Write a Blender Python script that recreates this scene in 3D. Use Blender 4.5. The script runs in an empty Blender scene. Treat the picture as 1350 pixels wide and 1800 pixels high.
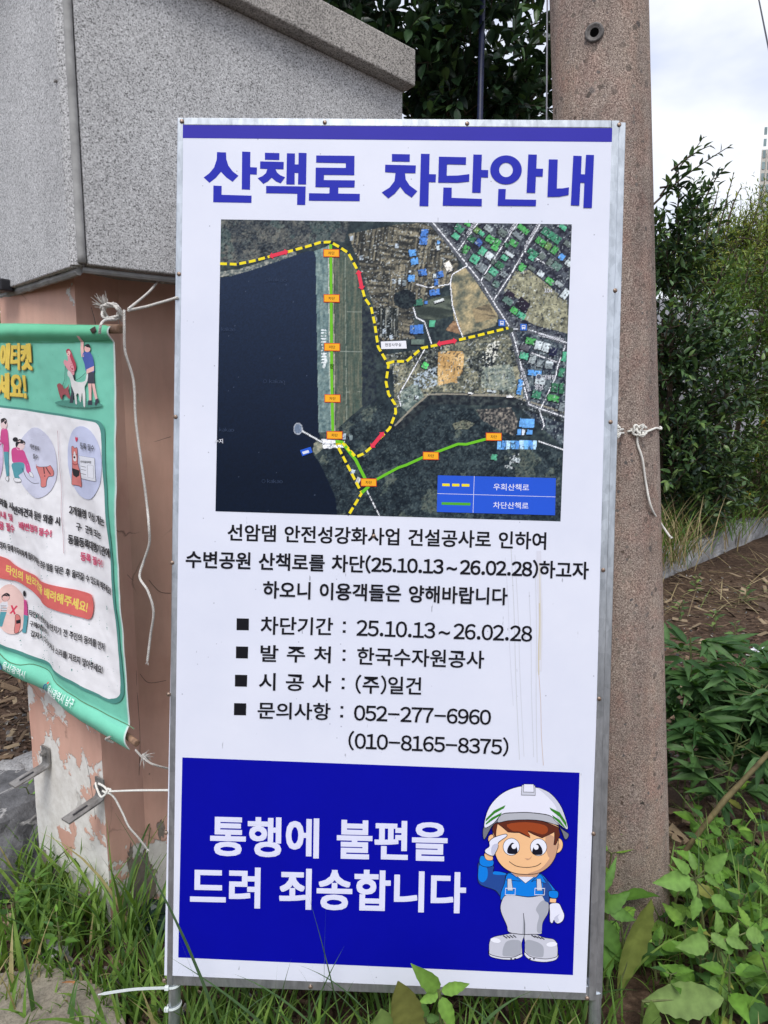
import bpy, bmesh, math, random
import numpy as np
from mathutils import Vector, Matrix, noise
from mathutils.geometry import tessellate_polygon
from math import radians, sin, cos, pi, tan, atan2, sqrt
random.seed(7); np.random.seed(7); RS0 = np.random.RandomState(3)
SC = bpy.context.scene
COL = SC.collection

# ------------------------------------------------------------------ camera
CAMH = 1.4; PITCH = radians(8.0); FPX = 1250.0
cd = bpy.data.cameras.new('camera'); cam = bpy.data.objects.new('camera', cd); COL.objects.link(cam)
cd.sensor_fit = 'VERTICAL'; cd.sensor_height = 36; cd.lens = 36*FPX/1800
cd.clip_start = 0.05; cd.clip_end = 3000
cam.location = (0, 0, CAMH); cam.rotation_euler = (pi/2-PITCH, 0, 0)
SC.camera = cam
SC.render.resolution_x = 768; SC.render.resolution_y = 1024
SC.render.engine = 'CYCLES'
SC.cycles.use_denoising = True
SC.cycles.max_bounces = 6; SC.cycles.diffuse_bounces = 3; SC.cycles.glossy_bounces = 2
SC.cycles.transmission_bounces = 3; SC.cycles.transparent_max_bounces = 4
SC.cycles.sample_clamp_indirect = 4

# ------------------------------------------------------------------ sky, sun, exposure
SUN_EL = radians(56); SUN_AZ = radians(-172)      # azimuth from +Y towards +X
world = bpy.data.worlds.new('World'); SC.world = world; world.use_nodes = True
nt = world.node_tree; nt.nodes.clear()
def wn(t): return nt.nodes.new(t)
sky = wn('ShaderNodeTexSky'); sky.sky_type = 'NISHITA'; sky.sun_disc = False
sky.sun_elevation = SUN_EL; sky.sun_rotation = SUN_AZ
b1 = wn('ShaderNodeBackground'); b1.inputs[1].default_value = 0.10
nt.links.new(sky.outputs[0], b1.inputs[0])
tc = wn('ShaderNodeTexCoord'); mp = wn('ShaderNodeMapping'); mp.inputs['Scale'].default_value = (1.6, 1.6, 3.2)
nz = wn('ShaderNodeTexNoise'); nz.inputs['Scale'].default_value = 2.1; nz.inputs['Detail'].default_value = 5; nz.inputs['Roughness'].default_value = .52
nt.links.new(tc.outputs['Generated'], mp.inputs[0]); nt.links.new(mp.outputs[0], nz.inputs['Vector'])
cr = wn('ShaderNodeValToRGB')
cr.color_ramp.elements[0].position = .36; cr.color_ramp.elements[0].color = (.60, .66, .86, 1)
cr.color_ramp.elements[1].position = .60; cr.color_ramp.elements[1].color = (.97, .98, 1.0, 1)
nt.links.new(nz.outputs[0], cr.inputs[0])
b2 = wn('ShaderNodeBackground'); b2.inputs[1].default_value = 0.88
nt.links.new(cr.outputs[0], b2.inputs[0])
mx = wn('ShaderNodeMixShader'); mx.inputs[0].default_value = .86
wo = wn('ShaderNodeOutputWorld')
nt.links.new(b1.outputs[0], mx.inputs[1]); nt.links.new(b2.outputs[0], mx.inputs[2]); nt.links.new(mx.outputs[0], wo.inputs[0])
sl = bpy.data.lights.new('sun', 'SUN'); so = bpy.data.objects.new('sun', sl); COL.objects.link(so)
sl.energy = 1.6; sl.angle = radians(24); sl.color = (1, .97, .93)
sdir = Vector((sin(SUN_AZ)*cos(SUN_EL), cos(SUN_AZ)*cos(SUN_EL), sin(SUN_EL)))
so.rotation_euler = sdir.to_track_quat('Z', 'Y').to_euler()
so.location = (0, 0, 20)
SC.view_settings.view_transform = 'Standard'; SC.view_settings.look = 'None'
SC.view_settings.exposure = 0.5; SC.view_settings.gamma = 1; SC.view_settings.use_curve_mapping = False

# ------------------------------------------------------------------ measuring helpers (photo pixels -> places)
CAM = np.array([0, 0, CAMH]); RX = np.array([1., 0, 0]); UP = np.array([0, sin(PITCH), cos(PITCH)]); FW = np.array([0, cos(PITCH), -sin(PITCH)])
def ray(px, py): return (px-675)/FPX*RX-(py-900)/FPX*UP+FW
def at_y(px, py, y):
    r = ray(px, py); return CAM+r*(y/r[1])
def at_z(px, py, z=0.):
    r = ray(px, py); return CAM+r*((z-CAMH)/r[2])
def L(r, g, b, k=1.0):
    return tuple((((c/255)/12.92) if c/255 <= .04045 else ((c/255+.055)/1.055)**2.4)*k for c in (r, g, b))

# ------------------------------------------------------------------ object helpers
def root_loc(o):
    v = Vector((0, 0, 0))
    while o is not None:
        v = v+o.location; o = o.parent
    return v
def thing(name, label, cat, loc=(0, 0, 0), group=None):
    o = bpy.data.objects.new(name, None); COL.objects.link(o); o.location = loc
    o.empty_display_size = .1
    o['label'] = label; o['category'] = cat
    if group: o['group'] = group
    return o
def tag(o, label, cat, group=None):
    o['label'] = label; o['category'] = cat
    if group: o['group'] = group
    return o
def mesh_obj(name, verts, faces, mat, parent=None, cols=None, smooth=False, mats=None, fmat=None, origin=None):
    """one mesh object; verts in world coordinates; origin moved to parent root or to the given point"""
    verts = np.asarray(verts, float).reshape(-1, 3)
    off = np.array(root_loc(parent)) if parent is not None else (np.array(origin) if origin is not None else np.zeros(3))
    me = bpy.data.meshes.new(name)
    me.from_pydata((verts-off).tolist(), [], [list(map(int, f)) for f in faces])
    if cols is not None:
        a = me.color_attributes.new('Col', 'FLOAT_COLOR', 'POINT')
        c = np.ones((len(verts), 4), np.float32); c[:, :3] = np.asarray(cols, np.float32).reshape(-1, 3)
        a.data.foreach_set('color', c.ravel())
    for m in (mats or [mat]): me.materials.append(m)
    if fmat is not None: me.polygons.foreach_set('material_index', np.asarray(fmat, np.int32))
    if smooth: me.polygons.foreach_set('use_smooth', np.ones(len(me.polygons), bool))
    me.update()
    o = bpy.data.objects.new(name, me); COL.objects.link(o)
    if parent is not None: o.parent = parent
    elif origin is not None: o.location = origin
    return o
class MB:
    """collects shapes in world coordinates"""
    def __init__(s): s.v = []; s.f = []; s.c = []
    def add(s, v, f, c=None):
        n = len(s.v); s.v += [tuple(p) for p in v]; s.f += [tuple(i+n for i in q) for q in f]
        if c is not None: s.c += [c]*len(v)
    def box(s, o, a, b, c, col=None):
        """parallelepiped from corner o with edge vectors a,b,c (a x b . c > 0 for outward faces)"""
        o, a, b, c = map(np.array, (o, a, b, c))
        v = [o, o+a, o+a+b, o+b, o+c, o+a+c, o+a+b+c, o+b+c]
        f = [(0, 3, 2, 1), (4, 5, 6, 7), (0, 1, 5, 4), (1, 2, 6, 5), (2, 3, 7, 6), (3, 0, 4, 7)]
        s.add(v, f, col)
    def tube(s, pts, r, n=8, cap=True, col=None):
        pts = [Vector(p) for p in pts]; rs = r if hasattr(r, '__len__') else [r]*len(pts)
        up = None; rings = []
        for i, p in enumerate(pts):
            t = (pts[min(i+1, len(pts)-1)]-pts[max(i-1, 0)]).normalized()
            if up is None:
                up = Vector((0, 0, 1)) if abs(t.z) < .9 else Vector((1, 0, 0))
            x = up-t*up.dot(t); x.normalize(); up = x; y = t.cross(x)
            rings.append([p+(x*cos(2*pi*k/n)+y*sin(2*pi*k/n))*rs[i] for k in range(n)])
        v = [q for r_ in rings for q in r_]; f = []
        for i in range(len(pts)-1):
            for k in range(n):
                f.append((i*n+k, i*n+(k+1) % n, (i+1)*n+(k+1) % n, (i+1)*n+k))
        if cap: f += [tuple(range(n-1, -1, -1)), tuple((len(pts)-1)*n+k for k in range(n))]
        s.add(v, f, col)
    def prism(s, poly, z0, z1, col=None):
        """poly counter-clockwise (x,y)"""
        n = len(poly); v = [(x, y, z0) for x, y in poly]+[(x, y, z1) for x, y in poly]
        f = [tuple(range(n-1, -1, -1)), tuple(range(n, 2*n))]+[(i, (i+1) % n, n+(i+1) % n, n+i) for i in range(n)]
        s.add(v, f, col)
    def build(s, name, mat, parent=None, smooth=False, bevel=0, origin=None, seg=2):
        o = mesh_obj(name, s.v, s.f, mat, parent, cols=s.c if s.c and len(s.c) == len(s.v) else None, smooth=smooth, origin=origin)
        if bevel:
            m = o.modifiers.new('bevel', 'BEVEL'); m.width = bevel; m.segments = seg; m.limit_method = 'ANGLE'; m.angle_limit = radians(40)
        return o
def catmull(pts, n=8, closed=False):
    P = [np.array(p, float) for p in pts]; out = []; m = len(P)
    for i in range(m if closed else m-1):
        g = (lambda k: P[k % m]) if closed else (lambda k: P[min(max(k, 0), m-1)])
        p0, p1, p2, p3 = g(i-1), g(i), g(i+1), g(i+2)
        for k in range(n):
            t = k/n
            out.append(.5*((2*p1)+(-p0+p2)*t+(2*p0-5*p1+4*p2-p3)*t*t+(-p0+3*p1-3*p2+p3)*t**3))
    if not closed: out.append(P[-1])
    return out
def rope(mb, pts, r=.0032, pitch=.016, n=5):
    r *= .88
    """three twisted strands along a path"""
    pts = [np.array(q)+(RS0.normal(0, .0022, 3) if 0 < i < len(pts)-1 else 0) for i, q in enumerate(pts)]; path = catmull(pts, 10); d = [0]
    for a, b in zip(path, path[1:]): d.append(d[-1]+np.linalg.norm(b-a))
    steps = max(6, int(d[-1]/(pitch/6))); ds = np.linspace(0, d[-1], steps)
    P = np.array(path); Q = np.stack([np.interp(ds, d, P[:, k]) for k in range(3)], 1)
    up = np.array([.1, .3, 1.]); frames = []
    for i in range(steps):
        t = Q[min(i+1, steps-1)]-Q[max(i-1, 0)]; t /= np.linalg.norm(t)+1e-9
        x = up-t*(up@t); x /= np.linalg.norm(x)+1e-9; up = x; frames.append((x, np.cross(t, x)))
    for s in range(3):
        pp = []
        for i in range(steps):
            a = 2*pi*(ds[i]/pitch+s/3); x, y = frames[i]
            pp.append(Q[i]+(x*cos(a)+y*sin(a))*r*.52)
        mb.tube(pp, r*.56, n)
def frayed(mb, p, d, n=9, l=.02, r=.0007, spread=.8):
    for _ in range(n):
        e = np.array(d)+np.random.uniform(-spread, spread, 3); e /= np.linalg.norm(e); q = np.array(p)
        k = np.random.uniform(.5, 1)*l; b = np.random.uniform(-.3, .3, 3)*l
        mb.tube([q, q+e*k*.5+b*.3, q+e*k+b], [r, r, r*.5], 4)

# ------------------------------------------------------------------ materials
def new_mat(name):
    m = bpy.data.materials.new(name); m.use_nodes = True; t = m.node_tree; t.nodes.clear()
    out = t.nodes.new('ShaderNodeOutputMaterial'); p = t.nodes.new('ShaderNodeBsdfPrincipled')
    t.links.new(p.outputs[0], out.inputs[0]); return m, t, p, out
def nd(t, typ, **kw):
    n = t.nodes.new(typ)
    for k, v in kw.items():
        if k in n.inputs: n.inputs[k].default_value = v
        else: setattr(n, k, v)
    return n
def ramp(t, src, stops):
    r = t.nodes.new('ShaderNodeValToRGB'); e = r.color_ramp.elements
    while len(e) < len(stops): e.new(.5)
    for i, (p, c) in enumerate(stops):
        e[i].position = p; e[i].color = (*c, 1) if hasattr(c, '__len__') else (c, c, c, 1)
    t.links.new(src, r.inputs[0]); return r.outputs[0]
def mixc(t, fac, a, b, blend='MIX'):
    m = t.nodes.new('ShaderNodeMix'); m.data_type = 'RGBA'; m.blend_type = blend
    for sock, v in ((m.inputs[0], fac), (m.inputs[6], a), (m.inputs[7], b)):
        if hasattr(v, 'is_output'): t.links.new(v, sock)
        elif hasattr(v, '__len__'): sock.default_value = (*v, 1)
        else: sock.default_value = v
    return m.outputs[2]
def noise_n(t, vec, scale, detail=4, rough=.55, dist=0):
    n = nd(t, 'ShaderNodeTexNoise', Scale=scale, Detail=detail, Roughness=rough, Distortion=dist)
    if vec is not None: t.links.new(vec, n.inputs['Vector'])
    return n.outputs[0]
def voro(t, vec, scale, feature='F1', out='Distance', rnd=1):
    n = nd(t, 'ShaderNodeTexVoronoi', feature=feature); n.inputs['Scale'].default_value = scale; n.inputs['Randomness'].default_value = rnd
    if vec is not None: t.links.new(vec, n.inputs['Vector'])
    return n.outputs[out]
def objco(t, scale=(1, 1, 1)):
    c = t.nodes.new('ShaderNodeTexCoord'); m = t.nodes.new('ShaderNodeMapping'); m.inputs['Scale'].default_value = scale
    t.links.new(c.outputs['Object'], m.inputs[0]); return m.outputs[0]
def math_n(t, op, a, b=0.):
    m = nd(t, 'ShaderNodeMath', operation=op)
    for i, v in enumerate((a, b)):
        if hasattr(v, 'is_output'): t.links.new(v, m.inputs[i])
        else: m.inputs[i].default_value = v
    return m.outputs[0]
def bump(t, p, h, strength=.3, dist=.002):
    b = nd(t, 'ShaderNodeBump', Strength=strength, Distance=dist); t.links.new(h, b.inputs['Height']); t.links.new(b.outputs[0], p.inputs['Normal'])
def setb(t, p, v, rough=.6, metal=0., spec=.4):
    if hasattr(v, 'is_output'): t.links.new(v, p.inputs['Base Color'])
    else: p.inputs['Base Color'].default_value = (*v, 1)
    if hasattr(rough, 'is_output'): t.links.new(rough, p.inputs['Roughness'])
    else: p.inputs['Roughness'].default_value = rough
    p.inputs['Metallic'].default_value = metal; p.inputs['Specular IOR Level'].default_value = spec
def plain(name, c, rough=.6, metal=0., var=.12, scale=60, bmp=0.):
    m, t, p, o = new_mat(name); v = objco(t); n = noise_n(t, v, scale, 4)
    lo = tuple(x*(1-var) for x in c); hi = tuple(min(1, x*(1+var)) for x in c)
    setb(t, p, ramp(t, n, [(.3, lo), (.7, hi)]), rough, metal)
    if bmp: bump(t, p, n, bmp, .002)
    return m
def attr_mat(name, rough=.45, spec=.4, var=.06, scale=90, coat=0):
    m, t, p, o = new_mat(name); a = nd(t, 'ShaderNodeVertexColor', layer_name='Col')
    n = noise_n(t, objco(t), scale, 4); g = ramp(t, n, [(.3, 1-var), (.7, 1.0)])
    setb(t, p, mixc(t, 1.0, a.outputs[0], g, 'MULTIPLY'), rough, 0, spec); return m
def leaf_mat(name, rough=.5, trans=.28, spec=.22):
    m, t, p, o = new_mat(name); a = nd(t, 'ShaderNodeVertexColor', layer_name='Col')
    n = noise_n(t, objco(t), 40, 3); g = ramp(t, n, [(.3, .78), (.7, 1.12)])
    c = mixc(t, 1.0, a.outputs[0], g, 'MULTIPLY'); setb(t, p, c, rough, 0, spec)
    tr = t.nodes.new('ShaderNodeBsdfTranslucent'); y = mixc(t, 1.0, c, (1.25, 1.25, .5), 'MULTIPLY'); t.links.new(y, tr.inputs[0])
    ms = t.nodes.new('ShaderNodeMixShader'); ms.inputs[0].default_value = trans
    t.links.new(p.outputs[0], ms.inputs[1]); t.links.new(tr.outputs[0], ms.inputs[2]); t.links.new(ms.outputs[0], o.inputs[0]); return m

def m_granite(name, tint=(1, 1, 1), dark=.17, lo=.44, hi=.72):
    m, t, p, o = new_mat(name); v = objco(t)
    a = noise_n(t, v, 300, 3, .7); b = voro(t, v, 390, out='Color'); bw = nd(t, 'ShaderNodeRGBToBW'); t.links.new(b, bw.inputs[0])
    c = ramp(t, bw.outputs[0], [(.12, dark), (.3, lo), (.62, (lo+hi)/2+.05), (.9, hi)])
    c2 = ramp(t, a, [(.34, .55), (.5, .95), (.7, 1.18)])
    big = ramp(t, noise_n(t, v, 3.5, 5, .6), [(.3, .86), (.7, 1.06)])
    c = mixc(t, 1.0, c, c2, 'MULTIPLY'); c = mixc(t, 1.0, c, big, 'MULTIPLY'); st_ = ramp(t, noise_n(t, objco(t, (1, 1, .10)), 9, 5, .6), [(.36, .93), (.58, 1.02)]); c = mixc(t, 1.0, c, st_, 'MULTIPLY'); c = mixc(t, 1.0, c, tint, 'MULTIPLY')
    setb(t, p, c, .62, 0, .35); bump(t, p, a, .15, .001); return m
def m_galv(name):
    m, t, p, o = new_mat(name); v = objco(t, (1, 1, .25)); n = noise_n(t, v, 60, 5, .65); w = voro(t, objco(t), 55, out='Color')
    bw = nd(t, 'ShaderNodeRGBToBW'); t.links.new(w, bw.inputs[0])
    c = mixc(t, .3, ramp(t, n, [(.3, L(150, 156, 162)), (.7, L(214, 220, 226))]), ramp(t, bw.outputs[0], [(0, L(160, 166, 172)), (1, L(222, 228, 234))]))
    setb(t, p, c, .30, .8, .5); return m
M = {}
M['granite'] = m_granite('granite', (1.0, 1.0, 1.01))
M['granite_coping'] = m_granite('granite_coping', (1.0, .94, .87), .10, .28, .56)
M['galv'] = m_galv('galvanised_steel')
M['sealant'] = plain('sealant', (.33, .33, .325), .7, 0, .25, 30, .2)
M['rope'] = plain('rope_fibre', (.62, .60, .56), .8, 0, .2, 200, .2)
M['rope_grey'] = plain('weathered_rope', (.42, .40, .37), .85, 0, .25, 160, .2)
M['rope_white'] = plain('white_rope', (.78, .77, .72), .7, 0, .12, 200, .2)
M['nylon'] = plain('white_nylon', (.74, .80, .80), .35, 0, .05)
M['steel_dark'] = plain('weathered_steel', (.26, .25, .24), .55, .45, .4, 50, .2)
M['screw'] = plain('screw_steel', (.30, .22, .17), .4, .7, .5, 300)
M['ring'] = plain('socket_iron', (.13, .12, .115), .6, .2, .4, 200)
M['wood'] = plain('rod_wood', (.28, .17, .11), .75, 0, .4, 90, .3)
M['cable'] = plain('black_cable', (.02, .02, .025), .5)
M['wire'] = plain('grey_wire', (.30, .30, .34), .5, .3)
M['navy_post'] = plain('navy_paint', (.012, .016, .05), .45, 0, .3, 40)
M['print'] = attr_mat('printed_vinyl', .45, .14, .05, 14)
M['map'] = attr_mat('printed_map', .45, .14, .04, 300)
M['cloth'] = attr_mat('banner_cloth', .6, .3, .07, 22)
M['leaf'] = leaf_mat('leaf_green')
M['leaf_gloss'] = leaf_mat('leaf_glossy', .36, .12, .42)
M['grass'] = leaf_mat('grass_blade', .5, .3, .3)
M['dry'] = leaf_mat('dry_leaf', .75, .2, .2)
M['bark'] = plain('bark', (.07, .05, .035), .9, 0, .5, 30, .6)
M['stem'] = plain('green_stem', (.10, .12, .04), .7, 0, .4, 60, .2)
M['chip'] = attr_mat('chips', .9, .2, .3, 120)

# painted column: salmon paint over white primer over grey render
def m_paint():
    m, t, p, o = new_mat('peeling_salmon_paint'); v = objco(t)
    sep = nd(t, 'ShaderNodeSeparateXYZ'); t.links.new(v, sep.inputs[0]); z = sep.outputs[2]
    big = noise_n(t, v, 5, 6, .62); fine = noise_n(t, v, 30, 6, .7); n2 = noise_n(t, objco(t, (1, 1, .4)), 9, 5, .6)
    pink = ramp(t, noise_n(t, v, 2.2, 5, .6), [(.3, L(206, 158, 140)), (.7, L(232, 190, 171))])
    stain = ramp(t, noise_n(t, objco(t, (1.5, 1.5, .35)), 14, 5, .65), [(.40, .86), (.62, 1.0)])
    pink = mixc(t, .6, pink, mixc(t, 1.0, pink, stain, 'MULTIPLY'))
    white = ramp(t, fine, [(.3, L(205, 200, 192)), (.7, L(236, 233, 228))]); grey = ramp(t, fine, [(.3, L(110, 102, 94)), (.7, L(158, 148, 136))])
    zr = nd(t, 'ShaderNodeMapRange'); t.links.new(z, zr.inputs[0]); zr.inputs[1].default_value = .15; zr.inputs[2].default_value = .85; zr.inputs[3].default_value = .115; zr.inputs[4].default_value = -.16
    at = nd(t, 'ShaderNodeVertexColor', layer_name='Col'); bw = nd(t, 'ShaderNodeSeparateColor'); t.links.new(at.outputs[0], bw.inputs[0])
    wf = math_n(t, 'ADD', math_n(t, 'ADD', big, zr.outputs[0]), math_n(t, 'MULTIPLY', fine, .12)); wf = math_n(t, 'ADD', wf, bw.outputs[0])
    wm = ramp(t, wf, [(.632, 0.), (.640, 1.)])
    zr2 = nd(t, 'ShaderNodeMapRange'); t.links.new(z, zr2.inputs[0]); zr2.inputs[1].default_value = .02; zr2.inputs[2].default_value = .55; zr2.inputs[3].default_value = .15; zr2.inputs[4].default_value = -.1
    gm = ramp(t, math_n(t, 'ADD', math_n(t, 'ADD', n2, zr2.outputs[0]), math_n(t, 'MULTIPLY', fine, .1)), [(.725, 0.), (.735, 1.)])
    vd = nd(t, 'ShaderNodeTexVoronoi', feature='DISTANCE_TO_EDGE'); vd.inputs['Scale'].default_value = 3.0
    wp = nd(t, 'ShaderNodeMix'); wp.data_type = 'VECTOR'; wp.inputs[0].default_value = .12
    nz_ = nd(t, 'ShaderNodeTexNoise', Scale=6., Detail=6.); t.links.new(v, nz_.inputs['Vector']); t.links.new(v, wp.inputs[4]); t.links.new(nz_.outputs[1], wp.inputs[5]); t.links.new(wp.outputs[1], vd.inputs['Vector'])
    ck = ramp(t, vd.outputs[0], [(.0, 0.), (.006, 1.)]); ckm = ramp(t, noise_n(t, v, 3, 3), [(.46, 1.), (.56, 0.)])
    c = mixc(t, wm, pink, white); c = mixc(t, gm, c, grey)
    crack = mixc(t, ckm, ck, (1, 1, 1)); c = mixc(t, 1.0, c, mixc(t, .62, (1, 1, 1), crack), 'MULTIPLY')
    setb(t, p, c, .72, 0, .3)
    h = math_n(t, 'SUBTRACT', math_n(t, 'MULTIPLY', fine, .25), math_n(t, 'ADD', math_n(t, 'MULTIPLY', wm, .5), math_n(t, 'MULTIPLY', gm, .9)))
    bump(t, p, h, .9, .004); return m
M['paint'] = m_paint()
def m_pole():
    m, t, p, o = new_mat('exposed_aggregate_concrete'); v = objco(t)
    def cellmask(scale, lo):
        n = nd(t, 'ShaderNodeTexVoronoi'); n.inputs['Scale'].default_value = scale; wv = nd(t, 'ShaderNodeTexNoise', Scale=scale*1.6, Detail=3.); t.links.new(v, wv.inputs['Vector']); mv = nd(t, 'ShaderNodeMix'); mv.data_type = 'VECTOR'; mv.inputs[0].default_value = .55/scale; t.links.new(v, mv.inputs[4]); t.links.new(wv.outputs[1], mv.inputs[5]); t.links.new(mv.outputs[1], n.inputs['Vector']); return n
    fine = noise_n(t, v, 300, 3, .8)
    c = ramp(t, fine, [(.32, L(82, 75, 71)), (.5, L(158, 145, 137)), (.68, L(220, 208, 198))])
    tint = ramp(t, noise_n(t, v, 7, 5, .62), [(.32, (.80, .77, .75)), (.5, (1.0, .95, .92)), (.68, (1.08, 1.04, .98))])
    rust = ramp(t, noise_n(t, objco(t, (1.4, 1.4, .35)), 9, 5, .6), [(.5, (1, 1, 1)), (.78, (1.0, .88, .80))])
    pink = ramp(t, noise_n(t, v, 16, 4, .6), [(.45, (1, 1, 1)), (.7, (1.02, .90, .89))])
    streak = ramp(t, noise_n(t, objco(t, (1, 1, .06)), 11, 4, .6), [(.36, (.74, .74, .75)), (.55, (1.03, 1.03, 1.02))])
    for k in (tint, rust, pink, streak): c = mixc(t, 1.0, c, k, 'MULTIPLY')
    for sc, thr, cols in ((34, .20, ((.05, .045, .04), (.16, .13, .11), (.10, .09, .09))), (70, .26, ((.10, .07, .055), (.34, .29, .24), (.13, .12, .12))), (17, .09, ((.07, .065, .06), (.28, .23, .19), (.09, .1, .11)))):
        n = cellmask(sc, thr); mk = ramp(t, n.outputs['Distance'], [(thr, 1.), (thr+.05, 0.)])
        sc2 = nd(t, 'ShaderNodeSeparateColor'); t.links.new(n.outputs['Color'], sc2.inputs[0])
        pc = ramp(t, sc2.outputs[0], [(0, cols[0]), (.5, cols[1]), (1, cols[2])]); on = ramp(t, sc2.outputs[1], [(.52, 0.), (.56, .55), (.85, .6), (.88, .95)])
        c = mixc(t, math_n(t, 'MULTIPLY', mk, on), c, pc)
    setb(t, p, c, .88, 0, .2); bump(t, p, fine, .75, .004); return m
M['pole'] = m_pole()
def m_ground():
    m, t, p, o = new_mat('earth_and_mulch'); v = objco(t)
    a = noise_n(t, v, 26, 6, .7); b = noise_n(t, v, 1.3, 4); c = ramp(t, a, [(.3, (.022, .015, .011)), (.5, (.075, .05, .036)), (.72, (.19, .135, .10))])
    g = ramp(t, b, [(.35, (.8, .75, .72)), (.7, (1.25, 1.2, 1.1))]); c = mixc(t, 1.0, c, g, 'MULTIPLY')
    setb(t, p, c, .95, 0, .15); bump(t, p, a, .9, .02); return m
M['ground'] = m_ground()
def m_conc(name, lo, hi):
    m, t, p, o = new_mat(name); v = objco(t); a = noise_n(t, v, 8, 6, .65); f = noise_n(t, v, 130, 4, .7)
    c = mixc(t, 1.0, ramp(t, a, [(.3, lo), (.7, hi)]), ramp(t, f, [(.3, .6), (.55, 1.05), (.7, 1.15)]), 'MULTIPLY')
    setb(t, p, c, .9, 0, .2); bump(t, p, f, .6, .004); return m
M['slab'] = m_conc('worn_concrete', (.19, .165, .13), (.36, .32, .26))
M['kerb'] = m_conc('kerb_stone', (.20, .19, .18), (.50, .50, .51))
M['wall'] = m_conc('grey_render', (.36, .36, .40), (.46, .46, .50))
def m_rock():
    m, t, p, o = new_mat('dark_rock'); v = objco(t); a = noise_n(t, v, 14, 7, .7); b = noise_n(t, objco(t, (3.0, 1.0, .6)), 3, 4, .5, .8)
    c = ramp(t, a, [(.3, (.055, .055, .058)), (.7, (.20, .20, .21))]); vein = ramp(t, b, [(.485, 0.), (.5, 1.), (.515, 0.)])
    c = mixc(t, vein, c, (.42, .41, .40)); setb(t, p, c, .8, 0, .3); bump(t, p, a, .8, .02); return m
M['rock'] = m_rock()
# ------------------------------------------------------------------ ground: one sheet, fine near the sign
def fbm(x, y, o=4, s=1.0, seed=0):
    v = 0; a = 1; t = 0
    for k in range(o):
        v += a*noise.noise((x*s+seed, y*s-seed, seed*.7)); t += a; a *= .5; s *= 2.1
    return v/t
def gh(x, y):
    d = sqrt(x*x+(y-2)**2); k = max(0, 1-d/14)
    h = .035*fbm(x, y, 4, 1.6, 3.1)*k
    return h
axx = [math.copysign((math.sinh(abs(t)*7.2)/math.sinh(7.2))*700+abs(t)*2.6, t) for t in np.linspace(-1, 1, 181)]
gv = []; gf = []; n = len(axx)
for j in range(n):
    for i in range(n):
        x = axx[i]; y = axx[j]+2.2; gv.append((x, y, gh(x, y)))
for j in range(n-1):
    for i in range(n-1): gf.append((j*n+i, j*n+i+1, (j+1)*n+i+1, (j+1)*n+i))
g = mesh_obj('ground', gv, gf, M['ground'], smooth=True); g['kind'] = 'structure'
# worn concrete path edge, lower left
pts = [(0, 1712), (48, 1698), (95, 1700), (120, 1722), (160, 1728), (196, 1750), (215, 1790), (230, 1840), (200, 1960), (-700, 1960), (-700, 1690), (-300, 1705)]
poly = [tuple(at_z(px, py, .03)[:2]) for px, py in pts]
poly = [(x+.006*fbm(x, y, 2, 30), y+.01*fbm(y, x, 2, 30)) for x, y in [tuple(p) for p in catmull(poly, 4, True)]]
tri = tessellate_polygon([[Vector((x, y, 0)) for x, y in poly]])
pv = [(x, y, .034) for x, y in poly]+[(x, y, -.1) for x, y in poly]; m_ = len(poly)
pf = [tuple(t) for t in tri]+[(i, (i+1) % m_, m_+(i+1) % m_, m_+i) for i in range(m_)]
pth = mesh_obj('path', pv, pf, M['slab']); pth['kind'] = 'structure'

# ------------------------------------------------------------------ gate pillar
GP = np.array([-.735, 1.745, 0.])
gate = thing('gate_pillar', 'stout gate pillar of peeling salmon painted column under an overhanging grey granite cap', 'gate pillar', GP)
aL, aR = radians(144), radians(30)
dL = np.array([cos(aL), sin(aL), 0]); dR = np.array([cos(aR), sin(aR), 0])
K0 = GP; K1 = GP+dL*.36+np.array([0, 0, 0]); Cc = at_z(262, 1590, 0); K2 = Cc; K3 = Cc+dR*.72; K4 = K3+np.array([-.45, .75, 0]); K5 = K1+np.array([.25, .45, 0])
foot = [K1, K0, K2, K3, K4, K5]
# column faces as fine grids with slightly wavering arrises
cv = []; cf = []; cc = []
def face_grid(A, B, z0, z1, nx, nz, bias):
    base = len(cv); d = (B-A)/np.linalg.norm(B-A); nrm = np.array([d[1], -d[0], 0])
    for j in range(nz+1):
        for i in range(nx+1):
            p = A+(B-A)*i/nx; z = z0+(z1-z0)*j/nz
            e = min(i, nx-i); amp = .0016
            q = p+nrm*amp*fbm(p[0]+p[1], z, 3, 9, 2)+d*0
            if i in (0, nx): q = p+np.array([1, 1, 0])*.002*fbm(z, 0, 3, 12, 5+round(p[0]*100))
            cv.append((q[0], q[1], z)); cc.append((bias, bias, bias))
    for j in range(nz):
        for i in range(nx):
            a = base+j*(nx+1)+i; cf.append((a, a+1, a+nx+2, a+nx+1))
ZT = 1.80
for A, B, nx, bias in ((K1, K0, 16, .105), (K0, K2, 10, -.02), (K2, K3, 20, -.06), (K3, K4, 10, 0), (K4, K5, 10, 0), (K5, K1, 10, 0.05)):
    face_grid(np.array(A), np.array(B), -.06, ZT, nx, 60, bias)
mesh_obj('column', cv, cf, M['paint'], gate, cols=cc, smooth=False)
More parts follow.
